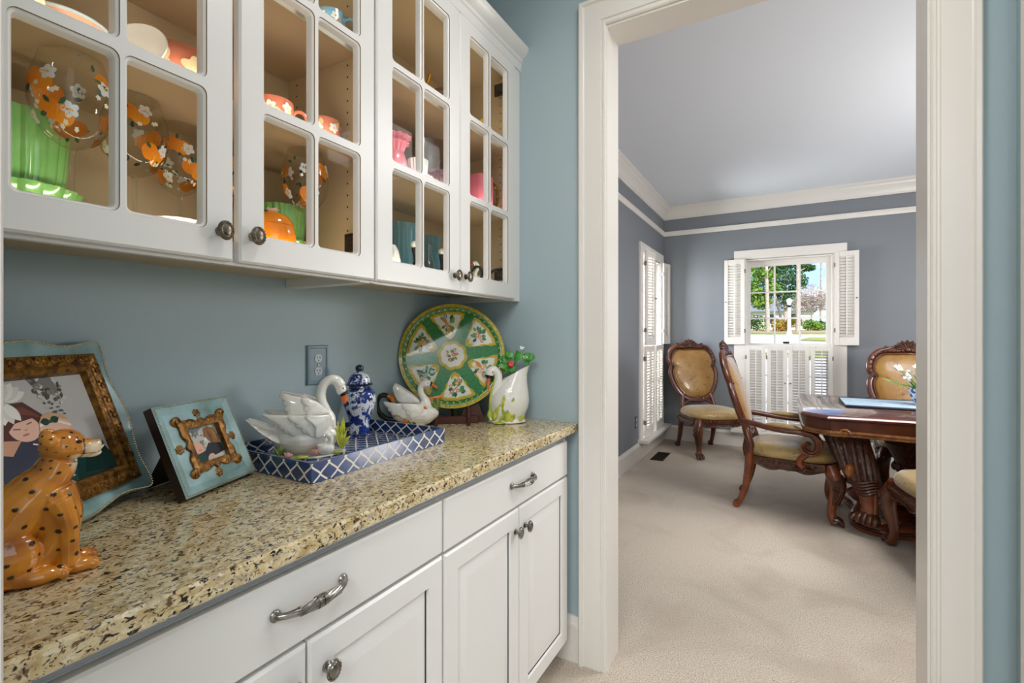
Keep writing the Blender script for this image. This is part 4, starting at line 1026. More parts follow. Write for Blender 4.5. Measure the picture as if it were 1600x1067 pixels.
leaf_clump(ts, (-.062, -.058, .008), [(-.026,-.004,.022,1), (-.020,0,.034,.9), (-.006,0,.036,1), (.008,-.004,.026,.9), (-.030,-.006,.010,.9)], M_GREEND, w=.006)
def lotus(parent, c, r):
    b = B()
    for lay, (n, el, k) in enumerate(((8, .35, 1), (6, .95, .8))):
        for i in range(n): a = 2*pi*i/n+lay*.4; feather(b, c, (c[0]+r*k*cos(a)*cos(el), c[1]+r*k*sin(a)*cos(el), c[2]+r*k*sin(el)+.002), r*.36, .0016, (-sin(a), cos(a), 0), 6, curl=-.002)
    b.ell((c[0], c[1], c[2]+r*.25), r*.22, 8, 6); return b.build('flower', M_PINKF, parent)
lotus(ts, (-.050, -.064, .010), .016); lotus(ts, (.016, -.060, .012), .016)
for x, y, rx in ((-.020, -.069, .022), (.074, -.046, .014)):
    b = B(); b.lathe([(0, .006), (rx*.9, .007), (rx, .009), (rx*.8, .012), (0, .013)], 18, c=(x, y, 0), sy=.6); b.build('lily_pad', M_GREENL, ts)
b = B(); b.ell((.044, -.052, .022), (.022, .014, .017), 14, 10); chain(b, [(.050,-.052,.030), (.056,-.054,.044), (.053,-.054,.056)], [.010, .0075, .008], 10); b.ell((.050,-.056,.058), (.010,.008,.008)); feather(b, (.04,-.055,.026), (.020,-.056,.034), .008, .005, (0,0,1))
o = b.build('cygnet', M_WHITE, ts); bake(o, .0018, .5, 2)

# ---- ginger jar
jr = thing('ginger_jar', 'small lidded blue and white porcelain ginger jar behind the swan tureen', 'jar', (.082, 1.118, tz), facing(.082, 1.118))
b = B(); b.lathe([(0,.002), (.030,0), (.0325,.002), (.033,.010), (.031,.030), (.032,.045), (.040,.072), (.0495,.100), (.0525,.122), (.050,.140), (.040,.151), (.033,.155), (.033,.166), (.030,.166), (.030,.158), (0,.150)], 40); b.build('body', M_JAR, jr)
for z, r in ((.008, .0334), (.155, .0345), (.164, .0336)):
    b = B(); b.tube([(r*cos(t), r*sin(t), z) for t in (2*pi*i/40 for i in range(40))], .0014, 6, closed=True); b.build('blue_band', M_COBALT, jr)
b = B(); b.lathe([(.030,.163), (.0405,.165), (.042,.168), (.040,.171), (.036,.176), (.034,.186), (.028,.197), (.018,.204), (.008,.206), (.007,.210), (0,.211)], 36); b.build('lid', M_JAR, jr)
b = B(); b.lathe([(.0405,.1645), (.0427,.1675), (.0405,.1705)], 36); b.build('blue_band', M_COBALT, jr)
b = B(); b.lathe([(.006,.208), (.011,.210), (.0135,.217), (.013,.224), (.008,.230), (0,.232)], 20); b.build('lid_knob', M_COBALT, jr)

# ---- swan teapot
tp = thing('swan_teapot', 'white swan teapot with black loop handle behind the right end of the lattice tray', 'teapot', (.098, 1.372, CT), facing(.098, 1.372))
b = B()
chain(b, [(-.100,0,.078), (-.085,0,.070), (-.055,0,.055), (-.01,0,.048), (.035,0,.048), (.062,0,.056), (.072,0,.066)], [(.006,.006), (.020,.017), (.042,.036), (.054,.044), (.050,.043), (.030,.032), (.012,.016)], 20)
b.ell((0, 0, .010), (.046, .036, .012), 18, 8)
chain(b, [(.042,0,.062), (.042,0,.085), (.030,0,.105), (.021,0,.122), (.019,0,.140), (.026,0,.154), (.038,0,.158)], [.026, .019, .0135, .0115, .0115, .0135, .0160], 14)
b.ell((.040, 0, .157), (.019, .015, .0145), 14, 10)
o = b.build('body', M_WHITE, tp); bake(o, .0024, .5, 4)
for s in (-1, 1):
    g = B()
    cv = lambda P: [((x-870)/2870, (705-y_)/2820) for x, y_ in P]
    for k, rw in enumerate(([(760,448),(640,440),(552,424),(566,470),(590,480),(596,520),(626,530),(640,562),(690,566),(760,605),(800,540)], [(945,470),(850,455),(740,448),(742,500),(770,520),(776,560),(810,575),(830,606),(900,585),(955,550)])):
        wing_shell(g, cv(rw), lambda a, z, k=k: .038+.004*k+.010*sin(pi*min(1, max(0, (a+.11)/.15))), .005, s)
    g.build('wing', M_WHITEB, tp, angle=50)
    g = B(); wing_shell(g, cv([(925,440),(850,456),(720,448),(672,400),(648,340),(638,290),(662,260),(700,272),(770,320),(850,375)]), lambda a, z: .026-.12*max(0, z-.10), .008, s)
    g.build('lid_wing', M_WHITEB, tp, angle=50)
    b = B(); b.ell((.0455, s*.0135, .1595), (.0022, .0016, .0022), 8, 6); b.build('eye', mat('dark_red', '#6a1a12', .2), tp)
b = B(); chain(b, [(.054,0,.157), (.060,0,.154)], [.0095, .0085], 12); b.build('bill_base', M_BLACK, tp)
b = B(); chain(b, [(.058,0,.153), (.070,0,.146), (.083,0,.139)], [(.0075,.006), (.006,.005), (.0025,.002)], 10); b.build('bill', M_BEAK, tp)
b = B(); chain(b, [(-.084,0,.092), (-.098,0,.112), (-.114,0,.118), (-.130,0,.110), (-.138,0,.087), (-.133,0,.060), (-.116,0,.040), (-.094,0,.028), (-.06,0,.028)], [.0085, .0088, .0088, .0088, .0088, .009, .009, .009, .009], 12); b.build('handle', M_BLACK, tp)
b = B(); chain(b, [(-.074,0,.094), (-.088,0,.108), (-.100,0,.1135)], [.014, .0115, .0098], 12); b.build('handle_root', mat('amber_glaze', '#d88a1e', .15, coat=.6, vary=(60, '#c8441e')), tp)
b = B(); chain(b, [(.066,0,.030), (.076,0,.058), (.080,0,.085), (.080,0,.100)], [(.014,.012), (.013,.010), (.011,.009), (.009,.008)], 12)
for a in ((.060,-.012,.10), (.070,-.014,.09), (.086,-.010,.095)): feather(b, (.068, -.008, .035), a, .008, .003, (1, .3, 0))
b.build('spout', M_GREEND, tp)
b = B(); feather(b, (.062, -.004, .104), (.105, -.004, .109), .006, .003, (0, .4, 1)); feather(b, (.060,-.006,.108), (.055,-.010,.085), .008, .003, (1,0,0)); b.build('spout_tip', mat('amber_glaze', '#d88a1e', .15), tp)
for x, z, m in ((-.03, .020, M_BEAK), (-.016, .014, M_GREEND), (.000, .018, M_GREEND), (.042, .062, M_BEAK), (.045, .035, mat('yellow_glaze', '#d9a933', .15, coat=.5))):
    b = B(); yq = -.036 if x < .03 else -.034; feather(b, (x, yq, z-.010), (x-.010, yq-.010, z+.018), .0065, .003, (1, .3, .2)); b.build('leaf', m, tp)

# ---- platter on a stand
PC = Vector((.172, 1.502, 1.175)); PR = .2056; pth = R(11)
pz = facing(PC.x, PC.y)
pl = thing('platter', 'large round green and yellow platter with flower panels standing in the counter corner', 'platter', tuple(PC), pz)
fp = lambda u, v, h: (u, -h*cos(pth)+v*sin(pth), v*cos(pth)+h*sin(pth))
prof = [(0, -.006), (.870*PR, -.006), (.885*PR, -.003), (.905*PR, 0), (.93*PR, .0005), (.995*PR, .0005), (PR, -.001), (.985*PR, -.006), (.88*PR, -.010), (.8*PR, -.012), (0, -.012)]
n = 72; b = B(); rg = [[fp(r*cos(2*pi*i/n), r*sin(2*pi*i/n), h) for i in range(n)] for r, h in prof[1:-1]]
b.loft(rg); b.build('dish', mat('platter_green', '#1f6a35', .18, coat=.5, vary=(130, '#2f8044')), pl)
def hprof(r):
    r = r/PR
    q = [(a/PR, h) for a, h in prof[:7]]
    for (a, ha), (c, hc) in zip(q, q[1:]):
        if r <= c: return ha+(hc-ha)*(r-a)/(c-a+1e-9)
    return .002
pm = lambda u, v: (fp(u*PR, v*PR, hprof(math.hypot(u, v)*PR)), fp(0, 0, 1))
rng = random.Random(21); sh = []
N = 120; YL, YD, YG = '#bda432', '#d0b84a', '#94761f'
def band(r0f, r1f, h):
    for i in range(N):
        a, c = 2*pi*i/N, 2*pi*(i+1)/N; sh.append((h, [(r0f(a)*cos(a), r0f(a)*sin(a)), (r1f(a)*cos(a), r1f(a)*sin(a)), (r1f(c)*cos(c), r1f(c)*sin(c)), (r0f(c)*cos(c), r0f(c)*sin(c))], 0))
band(lambda a: .935+.004*cos(30*a)+.004*cos(47*a), lambda a: .992, YL)
for i in range(72): a = 2*pi*i/72+rng.random()*.05; sh.append((rng.choice(['#2a2a10', '#1f5a30', '#8a5a1e', '#e8d878']), leafp(.955*cos(a), .955*sin(a), .028, .008, a+1.2), 1))
for i in range(48): a = 2*pi*i/48; sh.append((YL, leafp(.905*cos(a), .905*sin(a), .055, .016, a+pi/2+.6), 1))
LY_ = [6]
def put(h, p): LY_[0] += 1; sh.append((h, p, LY_[0]))
def blossom(x, y, r, h): put(h, flowerp(x, y, r, 5, rng.random())); put('#f0e3b0', ellp(x, y, r*.3, n=8))
def spray(cx, cy, s, kind):
    LY_[0] = 6
    for k in range(14):
        a = rng.random()*6.28; q = s*(.25+.75*rng.random()); put(rng.choice(['#3c7a3a', '#2c5a34', '#6f9a3e', '#4a8a5a']), leafp(cx+q*.5*cos(a), cy+q*.5*sin(a), s*.42, s*.13, a))
    if kind in (1, 3): put('#5a3a20', leafp(cx-s*.7, cy-s*.6, s*1.6, s*.03, .75))
    if kind == 2:
        put('#c9862a', leafp(cx-s*.1, cy, s*.8, s*.17, 2.3)); put('#d9a03a', leafp(cx, cy-s*.2, s*.7, s*.15, -1.5))
    if kind == 3: put('#6a5a24', leafp(cx-s*.35, cy-s*.2, s*.95, s*.2, .9)); put('#c9b23a', leafp(cx-s*.4, cy-s*.35, s*.7, s*.14, 1.0))
    cols = {0: ['#c8703c', '#d58a5a', '#b85a34'], 1: ['#d5907c', '#d9a14a', '#c97a6a'], 2: ['#6d9ac0', '#d58a4a', '#e0b090'], 3: ['#c98a5a', '#d9b06a'], 4: ['#7aa0b8', '#d99a3a', '#b8c8d0']}[kind]
    for k in range(8 if kind == 0 else 6): a = rng.random()*6.28; q = s*.65*rng.random(); blossom(cx+q*cos(a), cy+q*sin(a), s*(.20 if kind == 0 else .18), rng.choice(cols))
for k in range(6):
    a0 = pi/2+k*pi/3+.12; cr = .60
    cx_, cy_ = cr*cos(a0), cr*sin(a0)
    def cart(ins, wob=.0):
        ro, ri, hw = .850-ins, .318+ins*1.5, 23.0-ins*75     # outer radius, inner tip, half angle
        P = [(ro, -hw), (ro+.004, -hw*.66), (ro-.006, -hw*.33), (ro+.006, 0), (ro-.006, hw*.33), (ro+.004, hw*.66), (ro, hw),
             (ro-.10, hw*1.0), (ro-.19, hw*.86), (ro-.28, hw*.84), (ro-.38, hw*.66), (ri+.06, hw*.50), (ri, 0), (ri+.06, -hw*.50), (ro-.38, -hw*.66), (ro-.28, -hw*.84), (ro-.19, -hw*.86), (ro-.10, -hw*1.0)]
        P = [(r*cos(a0+R(t)), r*sin(a0+R(t)), 0) for r, t in P]; Q = smooth_path(P+P[:1], 4)[:-1]; n_ = len(Q)
        return [(q.x+(q.x-cx_)*wob*cos(pi*i_/2), q.y+(q.y-cy_)*wob*cos(pi*i_/2)) for i_, q in enumerate(Q)]
    sh.append((YL, cart(0, .02), 2)); sh.append((YG, cart(.028, .02), 3)); sh.append((YD, cart(.034, .02), 4)); sh.append(('#dedcd4', cart(.060, .02), 5))
    spray(cx_+.02*cos(a0), cy_+.02*sin(a0), .225, [2, 3, 4, 1, 2, 1][k])
[sh.append((h, flowerp(0, 0, r, 8, .2, 64, .10), q)) for q, (h, r) in enumerate(((YL, .285), (YG, .250), (YD, .245), ('#dedcd4', .222)), 2)]
spray(0, 0, .17, 0)
art('painted_pattern', sh, pm, M_ARTG, pl, lift=.0003, step_=.00005)
st = thing('plate_stand', 'dark wooden easel stand holding the green platter', 'stand', (PC.x, PC.y, CT), pz)
zb = PC.z-CT-PR*cos(pth)     # underside of the platter above the counter
b = B()
for s in (-1, 1):
    b.tube([(s*.06, -.085, .006), (s*.06, -.05, .020), (s*.06, -.04, zb-.006)], [.006, .008, .008], 8)
    b.tube([(s*.06, -.04, zb-.008), (s*.058, .012, .16)], .006, 8)
b.build('front_leg', M_STONE, st)
b = B(); b.box(-.085, .10, -.032, -.016, .0, .028, c=.003); b.loft([[(.02,-.015,0), (.125,-.015,0), (.10,-.015,.075), (.045,-.015,.055)], [(.02,.004,0), (.125,.004,0), (.10,.004,.075), (.045,.004,.055)]]); b.build('base_board', M_STONE, st, smooth=False)
b = B(); b.tube([(0, .015, .14), (0, .085, .004)], .006, 8); b.build('back_strut', M_STONE, st)

# ---- swan pitcher with a flower sprig
pp = thing('swan_pitcher', 'white swan shaped pitcher with green reeds in the counter corner', 'pitcher', (.352, 1.612, CT), facing(.352, 1.612))
def pring(cx_, rx, ry, z, sl, n=36, wob=0): return [(cx_+rx*cos(t), ry*sin(t), z+sl*rx*cos(t)) for t in (2*pi*i/n for i in range(n))]
outer = [(0,.062,.046,0,0), (0,.073,.054,.004,0), (0,.072,.053,.010,0), (.002,.062,.046,.016,0), (.004,.066,.050,.030,0), (.007,.076,.056,.060,0), (.008,.079,.057,.085,0), (.010,.074,.053,.115,.06), (.014,.065,.046,.140,.18), (.022,.056,.038,.165,.36), (.034,.052,.032,.190,.48), (.040,.054,.030,.1985,.52)]
inner = [(.040,.050,.026,.1975,.52), (.034,.048,.028,.188,.48), (.022,.050,.033,.163,.36), (.010,.066,.046,.115,.06), (.007,.070,.050,.070,0), (.004,.05,.04,.02,0)]
b = B(); b.loft([pring(*q) for q in outer+inner]); b.build('body', M_FEATHER, pp, angle=60)
b = B(); chain(b, [(-.046,-.012,.105), (-.040,-.012,.140), (-.034,-.012,.168), (-.036,-.012,.190), (-.050,-.012,.203), (-.064,-.012,.196), (-.068,-.012,.184)], [.020, .0185, .0165, .0158, .0165, .0180, .0170], 14); o = b.build('neck', M_WHITE, pp)
b = B(); chain(b, [(-.069,-.013,.184), (-.070,-.013,.172)], [.0135, .0118], 12); b.build('bill_base', M_BLACK, pp)
b = B(); chain(b, [(-.070,-.013,.174), (-.072,-.013,.152), (-.073,-.013,.128)], [(.011,.0085), (.009,.007), (.003,.003)], 10); b.build('bill', mat('bill_orange', '#e58a5e', .2, coat=.5, vary=(30, '#df6a30')), pp)
b = B(); b.ell((-.055, -.0275, .196), (.0024, .0016, .0030), 8, 6); b.build('eye', M_BLACK, pp)
reeds = [((-.060,-.030,.012), (-.046,-.026,.172), .014), ((-.058,-.040,.014), (-.066,-.034,.055), .012), ((-.048,-.042,.016), (-.022,-.054,.078), .011), ((-.006,-.050,.012), (-.012,-.060,.112), .011), ((.008,-.050,.012), (.026,-.058,.102), .012), ((.016,-.052,.010), (.030,-.058,.040), .009), ((.000,-.054,.010), (.002,-.064,.056), .010), ((-.030,-.052,.012), (-.004,-.060,.030), .010), ((.048,-.040,.012), (.068,-.044,.032), .010)]
for i, (r, t, w) in enumerate(reeds):
    b = B(); feather(b, r, t, w, .0045, (1, .25, 0), 9, curl=.006); b.build('reed', M_GREENL, pp)
b = B(); b.ell((-.030, -.052, .006), (.026, .012, .005), 14, 6); b.build('lily_pad', M_GREENL, pp)
fs = thing('flower_sprig', 'green leafy sprig with a red bloom standing in the white swan pitcher', 'plant', (.352+.02, 1.612, CT+.10), facing(.352, 1.612))
b = B(); stems = [[(0,0,0), (-.012,0,.07), (-.030,-.005,.132), (-.038,-.01,.146)], [(.005,0,0), (.008,0,.08), (.020,-.006,.145), (.050,-.008,.165), (.070,-.01,.150)], [(0,.005,0), (-.004,0,.08), (-.01,-.006,.120)], [(.006,.004,0), (.010,0,.09), (.012,0,.150), (.022,-.004,.180)]]
for s in stems: chain(b, s, [.0022]*len(s), 6)
b.build('stem', M_PLANT, fs)
for i, (r, t, w) in enumerate([((-.012,-.004,.142), (-.046,-.008,.152), .012), ((.000,-.004,.146), (-.020,-.012,.130), .011), ((.006,-.004,.160), (-.022,-.010,.172), .012), ((.012,-.004,.152), (.044,-.012,.160), .016), ((.050,-.006,.165), (.080,-.010,.140), .013), ((.046,-.006,.160), (.064,-.012,.122), .013), ((-.01,-.006,.120), (-.036,-.012,.112), .012), ((-.014,-.006,.118), (-.030,-.014,.090), .013), ((-.006,-.006,.116), (.010,-.014,.100), .012), ((-.018,-.01,.128), (-.048,-.016,.120), .012), ((.060,-.006,.158), (.090,-.010,.148), .012), ((.010,-.006,.132), (-.014,-.014,.142), .012), ((.044,-.004,.164), (.052,-.008,.188), .006)]):
    b = B(); feather(b, r, t, w*1.35, .0012, (.3, .6, 1), 8, curl=.004); b.build('leaf', M_PLANT, fs)
b = B()
for k in range(7): a = 2*pi*k/7; b.ell((-.002+.006*cos(a), -.022, .128+.006*sin(a)), (.0065, .004, .0065), 8, 6)
b.build('bloom', M_RED, fs)
for x, z in ((.052, .152), (.040, .190)):
    b = B()
    for k in range(5): feather(b, (x, -.012, z), (x+.010*cos(k*1.3), -.016, z+.010*sin(k*1.3)), .003, .0012, (0, .3, 1), 5)
    b.build('white_bloom', M_WHITE, fs)
# ---------------------------------------------------------------- things inside the wall cabinets
S0, S1, S2 = 1.4345, 1.7385, 2.0165
GRP = {0: 'painted stem glasses in the wall cabinet'}
def stem_glass(label, x, y, seed, Rm=.056, H=.285):
    t = thing('wine_glass', label, 'glass', (x, y, S0), random.Random(seed).random()*6, GRP[0])
    prof = [(0, .002), (.036, .001), (.037, .003), (.012, .007), (.0042, .014), (.0038, .05), (.0038, H*.42), (.006, H*.46), (.016, H*.475), (.034, H*.52), (.050, H*.61), (Rm, H*.72), (.0545, H*.83), (.047, H*.93), (.0415, H)]
    b = B(); b.lathe(prof, 32); b.build('bowl_and_stem', M_CRYSTAL, t)
    bowl = prof[8:]
    def rz_(z):
        for (r0, z0), (r1, z1) in zip(bowl, bowl[1:]):
            if z <= z1: return r0+(r1-r0)*max(0, (z-z0)/(z1-z0))
        return bowl[-1][0]
    def mp(u, v):          # u arc length at the widest ring, v height
        a = u/Rm; r = rz_(v)+.0003; dr = (rz_(v+.004)-rz_(v-.004))/.008; n = Vector((cos(a), sin(a), -dr)).normalized()
        return (r*cos(a), r*sin(a), v), n
    rng = random.Random(seed); sh = []; C = 2*pi*Rm
    for k in range(9):
        u = C*k/9+rng.uniform(-.008, .008); v = H*(.60 if k % 2 else .80)+rng.uniform(-.012, .012)
        if k % 3 != 2:
            for j in range(2):
                q = .0165; uu, vv = u+(-.009 if j else .010), v+(.005 if j else -.003); sh.append(('#ef8a12' if j else '#f59a20', ellp(uu, vv, q, q*.95, n=18)))
        for j in range(3): a = rng.random()*6.28; sh.append((rng.choice(['#2f5238', '#40633f', '#274433']), leafp(u+.014*cos(a), v+.014*sin(a), .014, .0035, a)))
        fu, fv = u+C/18, v+rng.uniform(-.012, .016); sh.append(('#eef0f2', flowerp(fu, fv, .013, 5, rng.random()))); sh.append(('#e6c860', ellp(fu, fv, .0024, n=8)))
        for j in range(3): sh.append(('#efe9cf', flowerp(fu+rng.uniform(-.018, .018), fv-.022+rng.uniform(-.008, .008), .0045, 5, rng.random())))
    sh = [(h, [(u, min(H*.97, max(H*.50, v))) for u, v in p]) for h, p in sh]
    art('painted_oranges', sh, mp, M_ARTG, t, lift=.0002, step_=.000004); return t
stem_glass('clear balloon glass painted with oranges in front of the tall green bowl, first cabinet pane', .243, .338, 1)
stem_glass('clear glass painted with oranges left in the second cabinet pane', .165, .460, 2)
stem_glass('clear glass painted with oranges right in the second cabinet pane', .105, .572, 3)
stem_glass('clear glass painted with oranges half hidden behind the orange jar', .100, .688, 4)
stem_glass('clear glass painted with oranges beside the orange jar, in front of green bowls', .225, .806, 5)
def lathe_thing(name, label, cat, x, y, z, prof, m, part_='body', group=None, n=32, mod=None, rz=0, sy=1):
    t = thing(name, label, cat, (x, y, z), rz, group); b = B(); b.lathe(prof, n, mod=mod, sy=sy); b.build(part_, m, t); return t
GB = 'green scalloped dishes in the wall cabinet'
def dish(r, h): return [(0, .002), (r*.55, 0), (r*.62, .006), (r*.80, h*.45), (r*.95, h*.8), (r, h), (r*.97, h), (r*.9, h*.8), (r*.72, h*.40), (0, .010)]
def bowl(r, h): return [(0, 0), (r*.55, 0), (r*.70, h*.10), (r*.90, h*.45), (r*.97, h*.8), (r, h), (r*.965, h), (r*.9, h*.7), (r*.6, h*.12), (0, h*.08)]
lathe_thing('scalloped_dish', 'wide green scalloped dish under the tall green bowl, first cabinet pane', 'dish', .112, .300, S0, dish(.090, .075), M_GREENB, group=GB, n=96, mod=(.07, 16, 1.0))
lathe_thing('green_bowl', 'tall green ribbed bowl standing in the dish behind the first cabinet pane', 'bowl', .112, .300, S0+.012, bowl(.075, .19), M_GREENB, group=GB, n=96, mod=(.06, 22, 1.0))
lathe_thing('scalloped_dish', 'wide green scalloped dish behind the orange jar, third cabinet pane', 'dish', .102, .824, S0, dish(.078, .068), M_GREENB, group=GB, n=96, mod=(.07, 16, 1.0))
lathe_thing('green_bowl', 'tall green ribbed bowl standing in the dish behind the orange jar', 'bowl', .102, .824, S0+.012, bowl(.062, .15), M_GREENB, group=GB, n=96, mod=(.06, 22, 1.0))
lathe_thing('white_dish', 'white shallow scalloped dish at the bottom of the second cabinet pane', 'dish', .235, .505, S0, dish(.045, .045), M_WHITE, n=64, mod=(.06, 14, 1.0))
t = lathe_thing('orange_jar', 'round orange fruit shaped jar with a flower on its lid', 'jar', .243, .704, S0, [(0, .002), (.030, 0), (.044, .016), (.051, .040), (.050, .060), (.046, .072), (.0455, .074)], M_ORANGE)
b = B(); b.lathe([(.0475, .0745), (.0465, .080), (.036, .096), (.018, .105), (0, .107)], 32); b.build('lid', M_ORANGE, t)
b = B(); [feather(b, (.0, -.004, .106), (.016*cos(k*1.25), .016*sin(k*1.25), .115), .007, .002, (-sin(k*1.25), cos(k*1.25), 0), 6) for k in range(5)]; b.ell((0, 0, .112), .005); b.build('flower', M_WHITE, t)
b = B(); feather(b, (0, 0, .106), (-.028, -.014, .114), .009, .002, (0, 1, .2)); feather(b, (0, 0, .106), (-.020, .020, .112), .008, .002, (1, 0, .2)); b.build('leaf', M_GREEND, t)
t = thing('dark_tile', 'dark grey six-sided tile leaning behind the orange jar', 'tile', (.178, .742, S0), R(40))
b = B(); b.prism([(.047*cos(pi/3*k), .047+.047*sin(pi/3*k)) for k in range(6)], -.004, .004, c=.001, f=lambda x, y, z: (x, z+y*.12, y-.0055+.0005)); b.build('slab', mat('slate_dark', '#34383b', .4), t, smooth=False)
# upper shelf row of the left cabinet
def ring_handle(b, c, r, tr, axis='y'): b.tube([(c[0]+r*cos(a), c[1], c[2]+r*1.15*sin(a)) for a in (2*pi*i/20 for i in range(20))], tr, 8, closed=True)
def pattern_leaves(t, r, z0, z1, seed, cols, k=10, size=.016):
    rng = random.Random(seed); mp = lambda u, v: ((r*cos(u/r), r*sin(u/r), v), (cos(u/r), sin(u/r), 0)); sh = []
    for i in range(k):
        u = 2*pi*r*i/k; v = z0+(z1-z0)*(.35+.3*rng.random()); sh.append((cols[0], flowerp(u, v, size*.75, 5, rng.random()))); a = rng.random()*6.28
        sh.append((cols[1], leafp(u+size*.5, v, size*1.1, size*.3, a))); sh.append((cols[1], ellp(u, v, size*.2, n=8)))
    sh = [(h, [(u, min(z1, max(z0, v))) for u, v in p]) for h, p in sh]
    art('leaf_pattern', sh, mp, M_ARTG, t, lift=.0006, step_=.00002)
def cup(label, x, y, z, r, h, m, rz, saucer=True, pat=None, seed=1):
    t = thing('tea_cup', label, 'cup', (x, y, z), rz, 'cups behind the cabinet glass'); d = .010 if saucer else 0
    b = B(); b.lathe([(0, d+.002), (r*.5, d), (r*.58, d+.004), (r*.86, d+h*.25), (r*.99, d+h*.55), (r, d+h*.8), (r*.985, d+h), (r*.95, d+h), (r*.94, d+h*.5), (r*.5, d+h*.1), (0, d+.008)], 32); b.build('body', m, t)
    b = B(); ring_handle(b, (r+.012, 0, d+h*.5), .016, .0042); b.build('handle', m, t)
    if saucer:
        b = B(); b.lathe([(0, .001), (r*.6, 0), (r*1.05, .006), (r*1.22, .012), (r*1.2, .0135), (r*.9, .0085), (0, .006)], 32); b.build('saucer', m, t)
    if pat: pattern_leaves(t, r, d+h*.32, d+h*.92, seed, pat, 7, r*.42)
    return t
cup('terracotta cup with white blossom relief, left in the third pane of the second row', .232, .716, S1, .043, .058, M_TERRA, 1.0, True, ('#e8e4dc', '#e0c090'), 3)
cup('terracotta cup with white blossom relief on a saucer, right pane of the second row', .246, .846, S1, .043, .058, M_TERRA, 2.6, True, ('#e8e4dc', '#e0c090'), 4)
t = lathe_thing('terracotta_bowl', 'round terracotta bowl with cream leaf relief in the upper second pane', 'bowl', .205, .520, S1, [(0, .002), (.035, 0), (.050, .012), (.062, .045), (.060, .075), (.050, .094), (.046, .096), (.05, .07), (.04, .015), (0, .008)], M_TERRA)
pattern_leaves(t, .0632, .018, .080, 8, ('#dcc79c', '#e2d0a8'), 6, .034)
t = thing('saucer', 'pale saucer standing on edge beside the terracotta bowl', 'saucer', (.225, .440, S1), facing(.215, .432)-.5)
b = B(); n = 36; b.loft([[(r*cos(2*pi*i/n), -h+.02*r*sin(2*pi*i/n)/.055, .056+r*sin(2*pi*i/n)) for i in range(n)] for r, h in ((.002, -.002), (.03, -.003), (.050, .004), (.0555, .008), (.054, .010), (.048, .006), (.03, 0), (.002, 0))]); b.build('dish', M_WHITE, t)
t = lathe_thing('peach_bowl', 'peach bowl with a pale blue rim in the upper first pane', 'bowl', .165, .352, S1, [(0, 0), (.028, 0), (.045, .015), (.060, .048), (.064, .068)], M_PEACH)
b = B(); b.tube([(.064*cos(2*pi*i/36), .064*sin(2*pi*i/36), .070) for i in range(36)], .0032, 8, closed=True); b.build('rim', mat('pale_blue_glaze', '#b9c9cf', .2), t)
t = lathe_thing('cream_jug', 'cream and terracotta basket jug high in the first pane', 'jug', .235, .258, S1, [(0, .002), (.030, 0), (.042, .02), (.046, .05), (.040, .085), (.036, .095)], M_CREAM, n=48, mod=(.05, 24, 1))
b = B(); b.lathe([(.046, 0), (.054, .004), (.054, .010), (.046, .012)], 32); b.build('foot', M_TERRA, t)
b = B(); chain(b, [(.042, 0, .075), (.060, .004, .070), (.058, .006, .045), (.044, 0, .030)], [.005]*4, 8); b.build('handle', M_TERRA, t)
cup('small blue and white cup on the top shelf of the left cabinet', .262, .856, S2, .036, .060, mat('sky_glaze', '#7fb0c6', .2, coat=.5), .5, True, ('#efeadf', '#c79a6a'), 6)
# right cabinet, middle shelf
t = lathe_thing('ruffled_vase', 'pink glass vase with a ruffled rim on the middle shelf', 'vase', .232, 1.125, S1, [(0, .002), (.022, 0), (.034, .02), (.037, .045), (.030, .075), (.024, .088)], M_PINK, n=48, mod=(.04, 16, 1))
b = B()
for z0, r1, s in ((.086, .040, 1), (.105, .046, .9)): b.lathe([(.023, z0), (.026, z0+.010), (r1*.8, z0+.024), (r1, z0+.026), (r1*.97, z0+.030), (r1*.75, z0+.028), (.022, z0+.014)], 72, mod=(.22, 12, 1))
b.build('ruffled_rim', M_PINK, t)
t = lathe_thing('cut_glass_cup', 'small cut crystal cup in front of the big glass bowl', 'cup', .245, 1.215, S1, [(0, .004), (.024, 0), (.028, .03), (.034, .085), (.032, .085), (.026, .03), (0, .012)], mat('frosted_white', '#dfe4e6', .15, coat=.5), n=32, mod=(.10, 16, 1))
t = lathe_thing('glass_bowl', 'large clear glass bowl on the middle shelf', 'bowl', .150, 1.375, S1, [(0, .004), (.05, 0), (.06, .01), (.085, .04), (.108, .095), (.116, .150), (.119, .190), (.116, .190), (.104, .095), (.08, .045), (0, .014)], glass_mat('mist_glass', '#e9eaee', 1.2, .10, .15), n=64, mod=(.03, 30, 1))
b = B(); b.lathe([(0, .014), (.06, .016), (.085, .05), (.098, .095), (0, .100)], 40); b.build('pink_filling', mat('rose_petals', '#b58a96', .6, vary=(60, '#caa5ae'), bump=(90, .6, .01)), t)
t = thing('pink_pitcher', 'boxy pink pitcher with a round gold handle on the middle shelf', 'pitcher', (.250, 1.578, S1), R(-6))
b = B(); b.loft([[(x*k, y*k, z) for x, y in seg_rrect(-.036, .036, -.045, .045, .012)] for k, z in ((.85, 0), (.95, .01), (1, .06), (.98, .13), (.96, .135), (.9, .135), (.88, .02))]); b.build('body', M_PINK, t)
b = B(); b.tube([(0, .078+.034*cos(a), .080+.050*sin(a)) for a in (2*pi*i/28 for i in range(28))], .0052, 10, closed=True); b.build('handle', M_GOLD, t)
